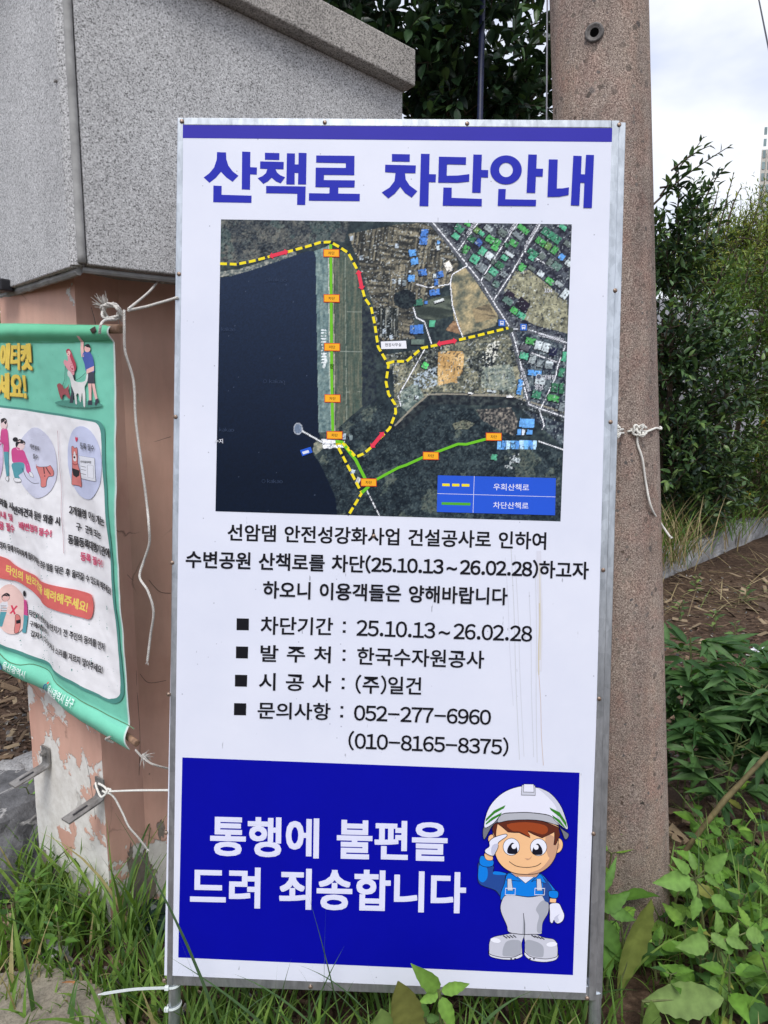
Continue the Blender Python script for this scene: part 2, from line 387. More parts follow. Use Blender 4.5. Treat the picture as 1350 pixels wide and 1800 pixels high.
# granite cap: left slab, corner strip, right slab, coping
ZB, ZG = 1.72, 2.265
G0 = np.array([-.672, 1.60, 0]); aGL, aGR = radians(136), radians(36)
gl = np.array([cos(aGL), sin(aGL), 0]); gr = np.array([cos(aGR), sin(aGR), 0])
nL = np.array([-sin(radians(44)), -cos(radians(44)), 0]); nL = np.array([gl[1]*-1, gl[0], 0]); nR = np.array([gr[1], -gr[0], 0])
cs = .022
A0 = G0+gl*cs; A1 = G0+gl*.95; B0 = G0+gr*cs; B1 = G0+gr*.895
Tt = .045
def zr(u): return 2.285+.112*(.906-u)       # sloping top of the right slab
def zl(u): return zr(0)+.16*u
def wedge(mb, P, Q, nrm, th, z0P, z0Q, z1P, z1Q):
    P = np.array(P); Q = np.array(Q); k = np.array([0, 0, 1.])
    v = [P-nrm*th+k*z0P, Q-nrm*th+k*z0Q, Q+k*z0Q, P+k*z0P, P-nrm*th+k*z1P, Q-nrm*th+k*z1Q, Q+k*z1Q, P+k*z1P]
    f = [(0, 3, 2, 1), (4, 5, 6, 7), (0, 1, 5, 4), (1, 2, 6, 5), (2, 3, 7, 6), (3, 0, 4, 7)]
    if np.cross(Q-P, nrm)[2] < 0: f = [tuple(reversed(q)) for q in f]
    mb.add(v, f)
mb = MB(); wedge(mb, A1, A0, nL, Tt, ZB-.006, ZB-.006, zl(.95), zl(.02)); mb.build('granite_slab', M['granite'], gate, bevel=.003)
mb = MB(); wedge(mb, B0+gr*.006, B1, nR, Tt, ZB, ZB, zr(.028), zr(.895)); mb.build('granite_slab', M['granite'], gate, bevel=.003)
# narrow corner strip + sealant joint
mb = MB(); e = (B0-A0); nC = np.array([e[1], -e[0], 0]); nC /= np.linalg.norm(nC)
mb.box(A0+e*.02+np.array([0, 0, ZB-.002])-nC*.03, e*.66, nC*.0305, np.array([0, 0, zr(0)-ZB-.006])); mb.build('granite_corner_strip', M['granite'], gate, bevel=.002)
mb = MB(); mb.tube([A0+e*.86+nC*.002+np.array([0, 0, z+.0]) + np.array([.0012*fbm(z, 1, 2, 20), .001*fbm(z, 3, 2, 20), 0]) for z in np.linspace(ZB+.002, zr(0)-.01, 40)], .0095, 8); mb.build('sealant_joint', M['sealant'], gate, smooth=True)
# back faces and soffit of the cap
mb = MB(); Bk = B1+gl*.9
mb.prism([tuple((A1+np.array([.02, .03, 0]))[:2]), tuple((G0+np.array([0.0, .07, 0]))[:2]), tuple((B1+np.array([-.02, .02, 0]))[:2]), tuple(Bk[:2])], ZB+.012, 2.28); mb.build('cap_core', M['kerb'], gate)
# ragged mortar under the left slab
mb = MB(); P = [A0+gl*t+np.array([.004*fbm(t*9, 1, 2), .004*fbm(t*9, 4, 2), ZB-.012-.006*abs(fbm(t*12, 2, 3))])-nL*.02 for t in np.linspace(.0, .9, 70)]
mb.tube(P, [.008+.007*abs(fbm(t*14, 7, 3)) for t in np.linspace(0, 1, 70)], 7); mb.build('mortar_bead', M['sealant'], gate)
mb = MB(); P = [B0+gr*t+np.array([0, 0, ZB-.009])-nR*.02 for t in np.linspace(0, .86, 40)]
mb.tube(P, [.007+.002*fbm(t*14, 3, 3) for t in np.linspace(0, 1, 40)], 7); mb.build('mortar_bead', M['sealant'], gate)
# coping stones following the slope
mb = MB(); wedge(mb, B0-gr*.06+nR*.045, B0+gr*.883+nR*.045, nR, .26, zr(-.04), zr(.905), zr(-.04)+.094, zr(.905)+.094); mb.build('coping', M['granite_coping'], gate, bevel=.004)
mb = MB(); wedge(mb, A1+nL*.045, A0+nL*.045, nL, .26, zl(.95)+.002, zl(.02)+.002, zl(.95)+.096, zl(.02)+.096); mb.build('coping', M['granite_coping'], gate, bevel=.004)
mb = MB(); wedge(mb, B0-nR*.2+nL*-.1, B0+gr*.87-nR*.2, nR, .55, zr(0)-.05, zr(.9)-.05, zr(0)+.08, zr(.9)+.08); mb.build('cap_roof', M['kerb'], gate)
# small bolt stub in the left slab
def on_vplane(px, py, P, d):
    n_ = np.array([-d[1], d[0], 0]); r = ray(px, py); return CAM+r*((n_@(P-CAM))/(n_@r))
bp = on_vplane(100, 143, A0, gl); mb = MB(); mb.tube([bp-nL*.01, bp+nL*.004, bp+nL*.005+np.array([0, 0, -.003])], [.0035, .0035, .002], 8); mb.build('bolt_stub', M['steel_dark'], gate)
# dark slots under cap (left) : plain black blocks
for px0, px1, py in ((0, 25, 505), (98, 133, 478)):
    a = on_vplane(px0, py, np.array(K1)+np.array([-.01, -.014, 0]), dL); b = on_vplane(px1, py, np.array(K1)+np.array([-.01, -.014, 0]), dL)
    mb = MB(); mb.box(a+np.array([0, 0, -.012]), b-a, np.array([.02, .028, 0])*-1, np.array([0, 0, .03])); mb.build('dark_slot', M['cable'], gate, bevel=.004)

# cracks in the paint
for pts in ([(221, 600), (224, 680), (229, 760), (226, 800), (233, 870), (231, 930), (238, 990), (236, 1060), (241, 1130), (240, 1200), (246, 1290), (244, 1370)], [(262, 1020), (280, 1040), (300, 1043)], [(224, 1010), (238, 1022), (262, 1020)], [(246, 1185), (262, 1200), (292, 1196)], [(240, 775), (262, 778), (300, 768)], [(150, 1330), (160, 1380), (168, 1440)], [(160, 540), (168, 570), (164, 600)]):
    pl = (K0, dL) if pts[0][0] < 165 else ((K0, (Cc-K0)/np.linalg.norm(Cc-K0)) if pts[0][0] < 250 and max(q[0] for q in pts) < 263 else (Cc, dR))
    q = [on_vplane(a, b, pl[0], pl[1]) for a, b in pts]; q = catmull(q, 6); q = [p+np.array([.0018*fbm(p[2]*3, p[0]*3, 3, 9, 1), 0, .0018*fbm(p[0]*3, p[2]*3, 3, 9, 6)]) for p in q]
    mb = MB(); mb.tube(q, [.0011*(.4+.9*abs(fbm(i*.13, 2, 2))) for i in range(len(q))], 5); mb.build('crack', M['cable'], gate)
# steel angle brackets on the column
def bracket(px, py, label, ang=0.):
    P = on_vplane(px, py, K0, dL); nf = -np.array([-dL[1], dL[0], 0])
    if nf[1] > 0: nf = -nf
    root = thing('angle_bracket', label, 'bracket', P, 'steel angle brackets on the pillar')
    mb = MB(); w = .036; t = .005; up = np.array([0, 0, 1.])
    d = -dL
    o = P-d*w/2
    mb.box(o+nf*.0005+up*(-.005), d*w, up*.062, nf*t) if False else None
    # vertical leg with hook, then arm bent outwards and slightly down
    prof = [(0.004, .058), (.004, .012), (.008, .003), (.016, -.001), (.105, -.018)]
    v = []; f = []
    for k, (q, z) in enumerate(prof):
        nx_, nz_ = (1, 0) if k < 2 else ((.7, .7) if k == 2 else (.16, 1))
        for s in (0, 1):
            for u in (0, 1):
                v.append(o+d*w*u+nf*(q+t*nx_*s*(1 if k < 3 else 1))+up*(z+t*nz_*s))
    for k in range(len(prof)-1):
        a = k*4; b = a+4
        f += [(a, a+1, b+1, b), (a+2, b+2, b+3, a+3), (a, b, b+2, a+2), (a+1, a+3, b+3, b+1)]
    f += [(0, 2, 3, 1)]; a = (len(prof)-1)*4; f += [(a, a+1, a+3, a+2)]
    mb.add(v, f); o1 = mb.build('bent_plate', M['steel_dark'], root)
    mb = MB(); sl_ = o+d*w*.44
    mb.box(sl_+nf*.045+up*(-.0058+.0052), d*.006, nf*.04-up*.0076, up*.0009); mb.build('slot', M['cable'], root)
    mb = MB(); c = P+nf*.004+up*.04; mb.tube([c, c+nf*.012], .010, 6); mb.tube([c, c+nf*.018], .0055, 10); mb.build('bolt', M['steel_dark'], root)
    return root
bracket(181, 1402, 'weathered steel angle bracket with the white rope knotted round it')
bracket(86, 1345, 'weathered steel angle bracket at the left edge of the salmon column, no rope')

# ------------------------------------------------------------------ utility pole (leaning, tapered)
pb = at_z(1106, 1646, 0) ; pb = np.array([.678, 1.845, 0.])
pole = thing('utility_pole', 'brown exposed aggregate concrete utility pole standing behind the notice board', 'utility pole', pb)
lean = np.array([-.071, .0, 1.])  # top leans left
def pole_axis(z): return pb+lean*z
def pole_r(z): return .128-.0064*z
pv = []; pf = []; NZ, NA = 90, 64
for j in range(NZ+1):
    z = -.1+j/NZ*7.0; c = pole_axis(z); r = pole_r(z)
    if z < .10: r *= .93+.07*max(0, (z+.05)/.15)
    for k in range(NA):
        a = 2*pi*k/NA; rr = r*(1+.006*fbm(cos(a)*3, z*2+sin(a)*3, 3, 4, 9)); pv.append((c[0]+rr*cos(a), c[1]+rr*sin(a), z))
for j in range(NZ):
    for k in range(NA): pf.append((j*NA+k, j*NA+(k+1) % NA, (j+1)*NA+(k+1) % NA, (j+1)*NA+k))
pf.append(tuple(NZ*NA+k for k in range(NA)))
mesh_obj('shaft', pv, pf, M['pole'], pole, smooth=True)
def pole_hit(px, py, off=0):
    r = ray(px, py)
    for t in np.linspace(1.2, 2.4, 1200):
        p = CAM+r*t; c = pole_axis(p[2])
        if (p[0]-c[0])**2+(p[1]-c[1])**2 < (pole_r(p[2])+off)**2: return p
    return None
m_hole = plain('deep_hole', (.003, .003, .003), 1.0); m_hole.node_tree.nodes['Principled BSDF'].inputs['Specular IOR Level'].default_value = 0
hp = pole_hit(1045, 58); c = pole_axis(hp[2]); nh = np.array([hp[0]-c[0], hp[1]-c[1], 0]); nh /= np.linalg.norm(nh)
mb = MB(); t1 = np.array([-nh[1], nh[0], 0]); NA2 = 24
prof = [(.0215, -.004), (.0205, .005), (.0165, .0065), (.0145, .003), (.0115, .0045), (.0085, .001), (.0078, -.03)]
v = []; f = []
for r_, h_ in prof:
    for k in range(NA2):
        a = 2*pi*k/NA2; v.append(hp+t1*r_*cos(a)+np.array([0, 0, 1])*r_*sin(a)+nh*h_)
for j in range(len(prof)-1):
    for k in range(NA2): f.append((j*NA2+k, j*NA2+(k+1) % NA2, (j+1)*NA2+(k+1) % NA2, (j+1)*NA2+k))
mb.add(v, f); mb.build('socket_ring', M['ring'], pole, smooth=True)
mb = MB(); mb.tube([hp+nh*.0022, hp+nh*.0026], .0098, 20); mb.build('socket_hole', m_hole, pole)
# thin wire down the side of the pole
mb = MB(); mb.tube([at_y(961, 0, 1.86)+np.array([0, 0, 1.5]), at_y(962, 0, 1.86), at_y(961, 205, 1.86), at_y(955, 400, 1.88), np.array([.50, 1.9, .02])], .0021, 6)
tag(mb.build('cable', M['wire'], smooth=True), 'thin grey wire hanging straight down beside the left edge of the concrete pole', 'wire')
# power line, upper right
P0 = at_y(1330, -20, 16); P1 = at_y(1352, 90, 13); d = P1-P0
mb = MB(); mb.tube([P0-d*14, P0-d*3-np.array([0, 0, .0]), P0, P1, P1+d*5], .014, 6); tag(mb.build('power_line', M['cable'], smooth=True), 'thin dark overhead power line crossing the sky at top right', 'power line')
# navy post in the evergreen
q0 = at_y(849, -60, 2.95); q1 = at_y(845, 150, 2.95); dd = (q1-q0)/(q1[2]-q0[2])
mb = MB(); mb.tube([q0+dd*.6, q0+dd*(0.02-q0[2])], .0115, 12)
tag(mb.build('post', M['navy_post'], smooth=True), 'slim dark navy metal post rising through the evergreen tree', 'post')

# ------------------------------------------------------------------ kerb stones, wall, tower
k0 = np.array([2.52, 6.05, 0]); kd = np.array([1.92, 2.05, 0]); kd /= np.linalg.norm(kd); kn = np.array([-kd[1], kd[0], 0])
KL = ['kerb stone nearest the concrete pole, half hidden by weeds', 'pale kerb stone second from the concrete pole, grass hanging over it', 'kerb stone with brown rust streaks, middle of the row', 'kerb stone at the right edge of the picture, below dry grass', 'far kerb stone beyond the right edge, end of the row', 'kerb stone hidden behind the concrete pole, first of the row']
for i, s in enumerate((-.25, .72, 1.69, 2.66, 3.63, -1.22)):
    mb = MB(); o = k0+kd*s+np.array([0, 0, -.08+.008*random.uniform(-1, 1)])
    mb.box(o-kn*0, kd*.955, kn*.16, np.array([0, 0, .29]))
    ko = mb.build('kerb_stone', M['kerb'], origin=tuple(o)); bm = bmesh.new(); bm.from_mesh(ko.data); bmesh.ops.bevel(bm, geom=bm.edges[:], offset=.012, segments=1, affect='EDGES'); bmesh.ops.subdivide_edges(bm, edges=bm.edges[:], cuts=7, use_grid_fill=True)
    for v in bm.verts: v.co += Vector((noise.noise(v.co*9+Vector((i*3, 0, 0))), noise.noise(v.co*9+Vector((0, i*3, 7))), noise.noise(v.co*7+Vector((5, 0, i*3)))))*.026+Vector((0, 0, .03*noise.noise(Vector((v.co.x*2, v.co.y*2, i*2.)))))
    bm.to_mesh(ko.data); bm.free(); tag(ko, KL[i], 'kerb stone', 'kerb stones along the planting bed')
mb = MB(); bed = [k0+kd*-3+kn*.17, k0+kd*7+kn*.17, k0+kd*8+kn*5, k0+kd*-4+kn*5]
mb.prism([tuple(p[:2]) for p in bed], -.05, .17); b_ = mb.build('planting_bed', M['ground']); b_['kind'] = 'structure'
# grey rendered wall behind the shrubs
w0 = np.array([3.55, 9.4, 0]); mb = MB(); mb.box(w0, np.array([2.0, 1.2, 0]), np.array([-.1, .17, 0]), np.array([0, 0, 2.85]))
tag(mb.build('boundary_wall', M['wall'], bevel=.02, origin=tuple(w0)), 'pale grey rendered wall glimpsed between the shrubs behind the kerb', 'wall')
# apartment tower far away
TX, TY = 102.6, 205.0
tw = thing('apartment_tower', 'distant cream high rise apartment block at the right edge above the trees', 'apartment block', (TX, TY, 0))
m_tw = plain('tower_render', (.56, .54, .49), .8, 0, .05, .3); m_tg = plain('tower_glass', (.24, .32, .33), .25, 0, .3, .2); m_td = plain('tower_dark', (.30, .29, .27), .8)
ZTW = 72.
mb = MB(); mb.box((TX, TY, 0), (34, -6, 0), (9.5, 16, 0), (0, 0, ZTW)); mb.build('wall', m_tw, tw)
mb = MB(); mb.box((TX+6, TY+2, ZTW), (20, -3.5, 0), (1.2, 8, 0), (0, 0, 4)); mb.build('roof', m_td, tw)
fx = np.array([34, -6, 0.]); fx /= np.linalg.norm(fx); fn = np.array([fx[1], -fx[0], 0])
for fl in range(26):
    z = 2+fl*2.95
    for xx, ww in ((.35, .7), (1.7, 2.6), (9.0, 2.2)) if fl > 13 else ((1.7, 2.6),):
        mb = MB(); mb.box(np.array([TX, TY, z])+fx*xx-fn*.1, fx*ww, fn*.3 if False else np.array([0, 0, 1.9]), fn*-.22*-1) if False else mb.box(np.array([TX, TY, z])+fx*xx+fn*-.05, fx*ww, fn*-.0+np.array([0, 0, 1.9]), fn*.2)
        mb.build('window', m_tg, tw)
for xx in (1.25, 4.6, 11.7):
    mb = MB(); mb.box(np.array([TX, TY, 0])+fx*xx-fn*.02, fx*.25, np.array([0, 0, ZTW-1]), fn*.35); mb.build('pilaster', m_td if xx < 1 else m_tw, tw)

# boulder at the left
def boulder(name, c, s, label, seed, mat='rock', sub=4, amp=.22, flat=0):
    bm = bmesh.new(); bmesh.ops.create_icosphere(bm, subdivisions=sub, radius=1)
    for v in bm.verts:
        p = v.co.copy(); k = 1+amp*noise.noise(p*1.3+Vector((seed, 0, 0)))+amp*.5*noise.noise(p*3.1+Vector((0, seed, 0)))+amp*.2*noise.noise(p*8+Vector((0, 0, seed)))
        q = p*k; q.x = math.copysign(abs(q.x)**.75, q.x); q.y = math.copysign(abs(q.y)**.75, q.y)
        if flat and q.z > flat: q.z = flat+(q.z-flat)*.15
        v.co = Vector((q.x*s[0], q.y*s[1], q.z*s[2]))
    me = bpy.data.meshes.new(name); bm.to_mesh(me); bm.free(); me.materials.append(M[mat])
    o = bpy.data.objects.new(name, me); COL.objects.link(o); o.location = c; return tag(o, label, 'rock')
bl = boulder('boulder', (-1.36, 2.10, .06), (.34, .27, .185), 'dark grey boulder with a pale vein left of the salmon column', 2.7, flat=.75)
bl.rotation_euler = (0, 0, radians(-12))
# ------------------------------------------------------------------ printed artwork on surfaces
BW, BH = .91, .91*1.9763
_c = [(-.46311663, -.88413175, 1.59475425), (.53638432, -.86424453, 1.57021172), (.47839806, 1.11065928, 1.61620966), (-.5211029, 1.09077206, 1.64075219)]
BC = [CAM+(p[0]*RX-p[1]*UP+p[2]*FW)*BW for p in _c]
B_e1 = BC[1]-BC[0]; B_e1 /= np.linalg.norm(B_e1); B_e2 = BC[0]-BC[3]; B_e2 -= B_e1*(B_e1@B_e2); B_e2 /= np.linalg.norm(B_e2)
B_n = np.cross(B_e1, B_e2)
if B_n[1] > 0: B_n = -B_n
B_O = BC[0]
class Flat:
    def __init__(s, O, n, off=0.): s.O = np.array(O); s.n = np.array(n); s.off = off
    def hit(s, px, py, h=0.):
        r = ray(px, py); return CAM+r*((s.n@(s.O-CAM))/(s.n@r))
    def at(s, px, py, h): return s.hit(px, py)+s.n*(s.off+h)
    sub = None
BOARD = Flat(B_O, B_n)
GLY = {}
def glyph(ch, off):
    k = (ch, off)
    if k in GLY: return GLY[k]
    cu = bpy.data.curves.new('t', 'FONT'); cu.body = chr(ord(ch)+0xFEE0) if '!' <= ch <= '}' else ch
    cu.offset = off; cu.resolution_u = 3
    o = bpy.data.objects.new('t', cu); COL.objects.link(o)
    me = bpy.data.meshes.new_from_object(o.evaluated_get(bpy.context.evaluated_depsgraph_get()))
    me.calc_loop_triangles()
    v = np.array([q.co[:2] for q in me.vertices]).reshape(-1, 2); t = np.array([q.vertices[:] for q in me.loop_triangles]).reshape(-1, 3)
    bpy.data.objects.remove(o); bpy.data.curves.remove(cu); bpy.data.meshes.remove(me)
    GLY[k] = (v, t); return GLY[k]
ADV = {'.': .30, '-': .66, '(': .36, ')': .36, '~': .92, ':': .3, '!': .32, '1': .56}
def line(s, off=0.008):
    """a line of lettering as flat triangles, normalised to the unit box of its ink"""
    V = []; T = []; x = 0; n = 0
    for ch in s:
        if ch == ' ': x += .34; continue
        v, t = glyph(ch, off)
        if len(v) == 0: x += .5; continue
        lat = ord(ch) < 128
        a = ADV.get(ch, .56) if lat else .92
        v = v.copy()
        if ch == '-':
            y = .36; v = np.array([(.04, y-.032-off), (a-.04, y-.032-off), (a-.04, y+.032+off), (.04, y+.032+off)]); t = np.array([(0, 1, 2), (0, 2, 3)]); v[:, 0] += x
        elif lat:
            c = (v[:, 0].min()+v[:, 0].max())/2; v[:, 0] += x+a/2-c
        else: v[:, 0] += x
        V.append(v); T.append(t+n); n += len(v); x += a
    V = np.concatenate(V); T = np.concatenate(T); lo = V.min(0); hi = V.max(0)
    return (V-lo)/(hi-lo), T
class Art:
    def __init__(s, surf, base=0., step=5e-5, sub=None): s.S = surf; s.v = []; s.f = []; s.c = []; s.h = base; s.step = step; s.sub = sub
    def tris(s, P, T, col):
        P = [tuple(p) for p in P]; T = [tuple(t) for t in T]
        if s.sub:
            mid = {}; work = T; T = []
            while work:
                a, b, c = work.pop(); e = [(a, b, c), (b, c, a), (c, a, b)]
                l = [(P[i][0]-P[j][0])**2+(P[i][1]-P[j][1])**2 for i, j, _ in e]; k = max(range(3), key=lambda q: l[q])
                if l[k] < s.sub**2: T.append((a, b, c)); continue
                i, j, m = e[k]; key = (min(i, j), max(i, j))
                if key not in mid: P.append(((P[i][0]+P[j][0])/2, (P[i][1]+P[j][1])/2)); mid[key] = len(P)-1
                q = mid[key]; work += [(i, q, m), (q, j, m)]
        n = len(s.v); s.h += s.step
        s.v += [s.S.at(x, y, s.h) for x, y in P]
        for a, b, c in T:
            (x0, y0), (x1, y1), (x2, y2) = P[a], P[b], P[c]
            if (x1-x0)*(y2-y0)-(x2-x0)*(y1-y0) > 0: b, c = c, b
            s.f.append((a+n, b+n, c+n))
        s.c += [col]*len(P)
    def poly(s, pts, col):
        pts = [tuple(p) for p in pts]
        s.tris(pts, tessellate_polygon([[Vector((x, y, 0)) for x, y in pts]]), col)
    def stroke(s, pts, w, col, closed=False):
        P = [np.array(p, float)[:2] for p in pts]; n = len(P); V = []; T = []
        for i in range(n):
            a = P[(i-1) % n] if closed or i > 0 else P[i]; b = P[(i+1) % n] if closed or i < n-1 else P[i]
            d = b-a; d /= np.linalg.norm(d)+1e-9; nn = np.array([-d[1], d[0]]); V += [P[i]+nn*w/2, P[i]-nn*w/2]
        for i in range(n if closed else n-1):
            j = (i+1) % n; T += [(2*i, 2*i+1, 2*j+1), (2*i, 2*j+1, 2*j)]
        s.tris(V, T, col)
    def blob(s, pts, col, ol=None, w=1.0, n=5):
        c = [tuple(p) for p in catmull(pts, n, True)]
        s.poly(c, col)
        if ol: s.stroke(c, w, ol, True)
    def outl(s, pts, col, ol=(.01, .01, .015), w=1.0):
        s.poly(pts, col); s.stroke(pts, w, ol, True)
    def ell(s, cx, cy, rx, ry, col, rot=0, ol=None, w=1., n=32):
        p = []
        for k in range(n):
            a = 2*pi*k/n; x = rx*cos(a); y = ry*sin(a); p.append((cx+x*cos(rot)-y*sin(rot), cy+x*sin(rot)+y*cos(rot)))
        s.poly(p, col)
        if ol: s.stroke(p, w, ol, True)
    def text(s, st, TL, TR, BR, BL, col, off=.008, fat=0):
        if off > .016: fat = fat or (off-.006)*np.linalg.norm(np.subtract(TL, BL))*1.05; off = .005
        V, T = line(st, off); TL, TR, BR, BL = (np.array(q, float) for q in (TL, TR, BR, BL))
        P = np.array([(BL*(1-u)+BR*u)*(1-v)+(TL*(1-u)+TR*u)*v for u, v in V])
        s.tris(P, T, col)
        for k in range(8 if fat else 0): s.tris(P+np.array([(1, 1, 0, -1, -1, -1, 0, 1)[k], (0, 1, 1, 1, 0, -1, -1, -1)[k]])*fat*.92, T, col)
    def ring(s, cx, cy, R0, R1, r0, r1, col, n=48):
        V = []; T = []
        for k in range(n):
            a = 2*pi*k/n; V += [(cx+R0*cos(a), cy+R1*sin(a)), (cx+r0*cos(a), cy+r1*sin(a))]
        for k in range(n):
            j = (k+1) % n; T += [(2*k, 2*k+1, 2*j+1), (2*k, 2*j+1, 2*j)]
        s.tris(V, T, col)
    def build(s, name, mat, parent): return mesh_obj(name, s.v, s.f, mat, parent, cols=s.c)

board = thing('notice_board', 'tall white notice board in a galvanised frame with aerial map and blue apology panel', 'notice board', tuple((BC[2]+BC[3])/2*np.array([1, 1, 0])))
INKBLK = L(24, 24, 30); WHITE = L(222, 224, 246, 1.02); BLUE = L(38, 46, 176); DEEP = L(4, 8, 160); IND = L(54, 50, 168)
def bp_(u, v, h=0.):  # board metric: u right from top-left, v down
    return B_O+B_e1*u-B_e2*v+B_n*h
# frame rails
def rail(name, u0, v0, u1, v1, h0, h1, bev=.002):
    mb = MB(); mb.box(bp_(u0, v1, h0), B_e1*(u1-u0), B_e2*(v1-v0), B_n*(h1-h0)); return mb
def px2uv(px, py):
    p = BOARD.hit(px, py)-B_O; return float(p@B_e1), float(-(p@B_e2))
mm = .001
fr = thing  # alias unused
rails = [
 rail('frame_rail', 0, 0, .013, BH, -.028, .0012),
 rail('frame_rail', BW-.0145, 0, BW-.0002, BH, -.034, -.006),
 rail('frame_rail', BW-.0305, .0, BW-.0150, BH, -.028, .0012),
 rail('frame_rail', .0132, 0, BW-.0307, .0155, -.028, .0016),
 rail('frame_rail', .0132, BH-.030, BW-.0307, BH, -.028, .0002)]
for mb in rails: mb.build('frame_rail', M['galv'], board, bevel=.0015)
for u in (.0125, BW-.0125):
    mb = MB(); a = bp_(u, BH-.012, -.014); b = a-B_e2*.001; dz = B_e2/B_e2[2]
    mb.tube([a, a-dz*(a[2]+.06)], .0125, 16); mb.build('leg', M['galv'], board, smooth=False)
# printed sheet
S = Art(BOARD, .0012)
P4 = [(320, 219), (1087, 226), (1030, 1745), (289, 1714)]
mb = MB(); c4 = [BOARD.at(x, y, .0) for x, y in P4]; v = [p+B_n*.0008 for p in c4]+[p-B_n*.004 for p in c4]
pan = mesh_obj('panel', v, [(3, 2, 1, 0), (4, 5, 6, 7), (0, 1, 5, 4), (1, 2, 6, 5), (2, 3, 7, 6), (3, 0, 4, 7)], None, board, mats=[None])
m, t, p, o = new_mat('white_printed_sheet'); vv = objco(t)
n1 = noise_n(t, vv, 5, 5, .6); c = ramp(t, n1, [(.3, L(219, 223, 238)), (.7, L(227, 230, 243))])
sc_ = noise_n(t, objco(t, (1, 1, .16)), 90, 3, .6); c = mixc(t, ramp(t, sc_, [(.715, 0.), (.74, .55)]), c, L(120, 120, 130))
sp = voro(t, vv, 34); c = mixc(t, ramp(t, sp, [(.035, .6), (.06, 0.)]), c, L(130, 132, 150))
bump(t, p, noise_n(t, vv, 4, 3, .5), .12, .01); setb(t, p, c, .35, 0, .35); pan.data.materials[0] = m
A = Art(BOARD, .0011); A.poly([(320, 219), (1087, 226), (1086, 250), (320.5, 243)], IND); A.build('header_stripe', M['print'], board)

# title lettering, traced stroke by stroke
A = Art(BOARD, .0011)
def t1(*pts): A.poly([(290+x/3.2927, 190+y/3.2927) for x, y in pts], BLUE)
def t2(*pts): A.poly([(680+x/3.1395, 190+y/3.1395) for x, y in pts], BLUE)
t1((302,256),(300,300),(285,345),(258,378),(225,403),(258,434),(295,405),(325,370),(355,402),(392,428),(426,393),(393,368),(368,335),(356,298),(354,258))
t1((447,253),(495,255),(494,343),(533,345),(532,387),(494,385),(493,474),(445,472))
t1((281,450),(329,452),(328,503),(502,508),(501,550),(280,546))
t1((579,260),(663,262),(662,302),(579,300))
t1((552,310),(688,313),(687,356),(640,355),(650,375),(668,390),(696,402),(670,437),(642,425),(618,404),(597,425),(570,440),(537,407),(565,395),(585,378),(593,354),(551,352))
t1((706,263),(753,264),(752,327),(773,328),(774,260),(820,262),(817,444),(770,443),(772,377),(751,376),(751,444),(703,443))
t1((586,452),(815,455),(812,562),(765,561),(766,497),(586,494))
t1((876,276),(1097,278),(1096,390),(921,388),(920,418),(1099,420),(1097,461),(1004,461),(1003,496),(1128,498),(1127,540),(833,537),(834,494),(952,496),(953,460),(871,459),(873,346),(1047,348),(1047,320),(875,317))
t2((28,255),(127,257),(126,298),(28,296))
t2((-9,314),(160,318),(158,361),(100,360),(104,395),(125,428),(168,460),(137,495),(100,470),(74,436),(45,472),(8,500),(-28,467),(15,440),(42,405),(48,359),(-10,355))
t2((188,254),(236,255),(233,366),(271,367),(269,411),(232,410),(229,543),(180,542))
t2((287,270),(437,273),(436,314),(332,312),(330,375),(390,374),(455,366),(454,407),(390,414),(283,413))
t2((477,258),(524,259),(521,343),(559,344),(558,385),(520,384),(517,469),(470,468))
t2((312,440),(358,441),(357,497),(524,503),(523,543),(308,540))
A.ring(680+657/3.1395, 190+343/3.1395, 87/3.1395, 80/3.1395, 38/3.1395, 40/3.1395, BLUE)
t2((780,258),(827,259),(824,336),(861,337),(859,380),(822,379),(818,470),(770,469))
t2((615,448),(656,449),(653,505),(823,508),(821,543),(611,541))
t2((893,285),(942,286),(937,446),(970,445),(1004,439),(1002,481),(950,491),(885,492))
t2((1028,265),(1074,267),(1070,367),(1092,368),(1098,260),(1142,261),(1130,553),(1083,552),(1089,414),(1067,413),(1061,540),(1014,538))
A.build('title_lettering', M['print'], board)

# notice text
A = Art(BOARD, .0011); o_ = .023
A.text('선암댐 안전성강화사업 건설공사로 인하여', (401, 921), (960, 936), (959, 966), (400.5, 950), INKBLK, o_)
A.text('수변공원 산책로를 차단(25.10.13~26.02.28)하고자', (328, 967), (1034.5, 987), (1033.7, 1018.5), (327, 998), INKBLK, o_)
A.text('하오니 이용객들은 양해바랍니다', (463.5, 1021), (892, 1033.7), (891, 1063), (462.7, 1050.7), INKBLK, o_)
A.build('notice_lettering', M['print'], board)
A = Art(BOARD, .0011)
def q5(x, y): return (380+x/4.5, 1070+y/4.5)
def q6(x, y): return (600+x/3.75, 1070+y/3.75)
for r4 in (((163,75),(260,77),(259,170),(162,169)), ((158,297),(254,299),(252,393),(157,391)), ((150,521),(247,523),(244,616),(149,614)), ((143,745),(239,747),(237,842),(141,840)),
           ((1004,100),(1027,100),(1026,121),(1003,121)), ((1002,168),(1025,169),(1024,190),(1001,189)), ((1002,322),(1025,323),(1024,343),(1001,342)), ((1000,391),(1023,392),(1022,412),(999,411)),
           ((995,545),(1018,546),(1017,566),(994,565)), ((993,614),(1016,615),(1015,635),(992,634)), ((985,768),(1007,769),(1006,789),(984,788)), ((982,837),(1005,838),(1004,859),(981,858))):
    A.poly([q5(*p) for p in r4], INKBLK)
o_ = .016
A.text('차단기간', (459, 1083), (586, 1085.6), (585, 1116.6), (457.8, 1115.4), INKBLK, o_)
A.text('25.10.13~26.02.28', (627, 1089), (936, 1100), (935, 1128), (626, 1117.5), INKBLK, .015)
A.text('발 주 처', (458.5, 1133), (582, 1136), (581, 1165.5), (457.8, 1163), INKBLK, o_)
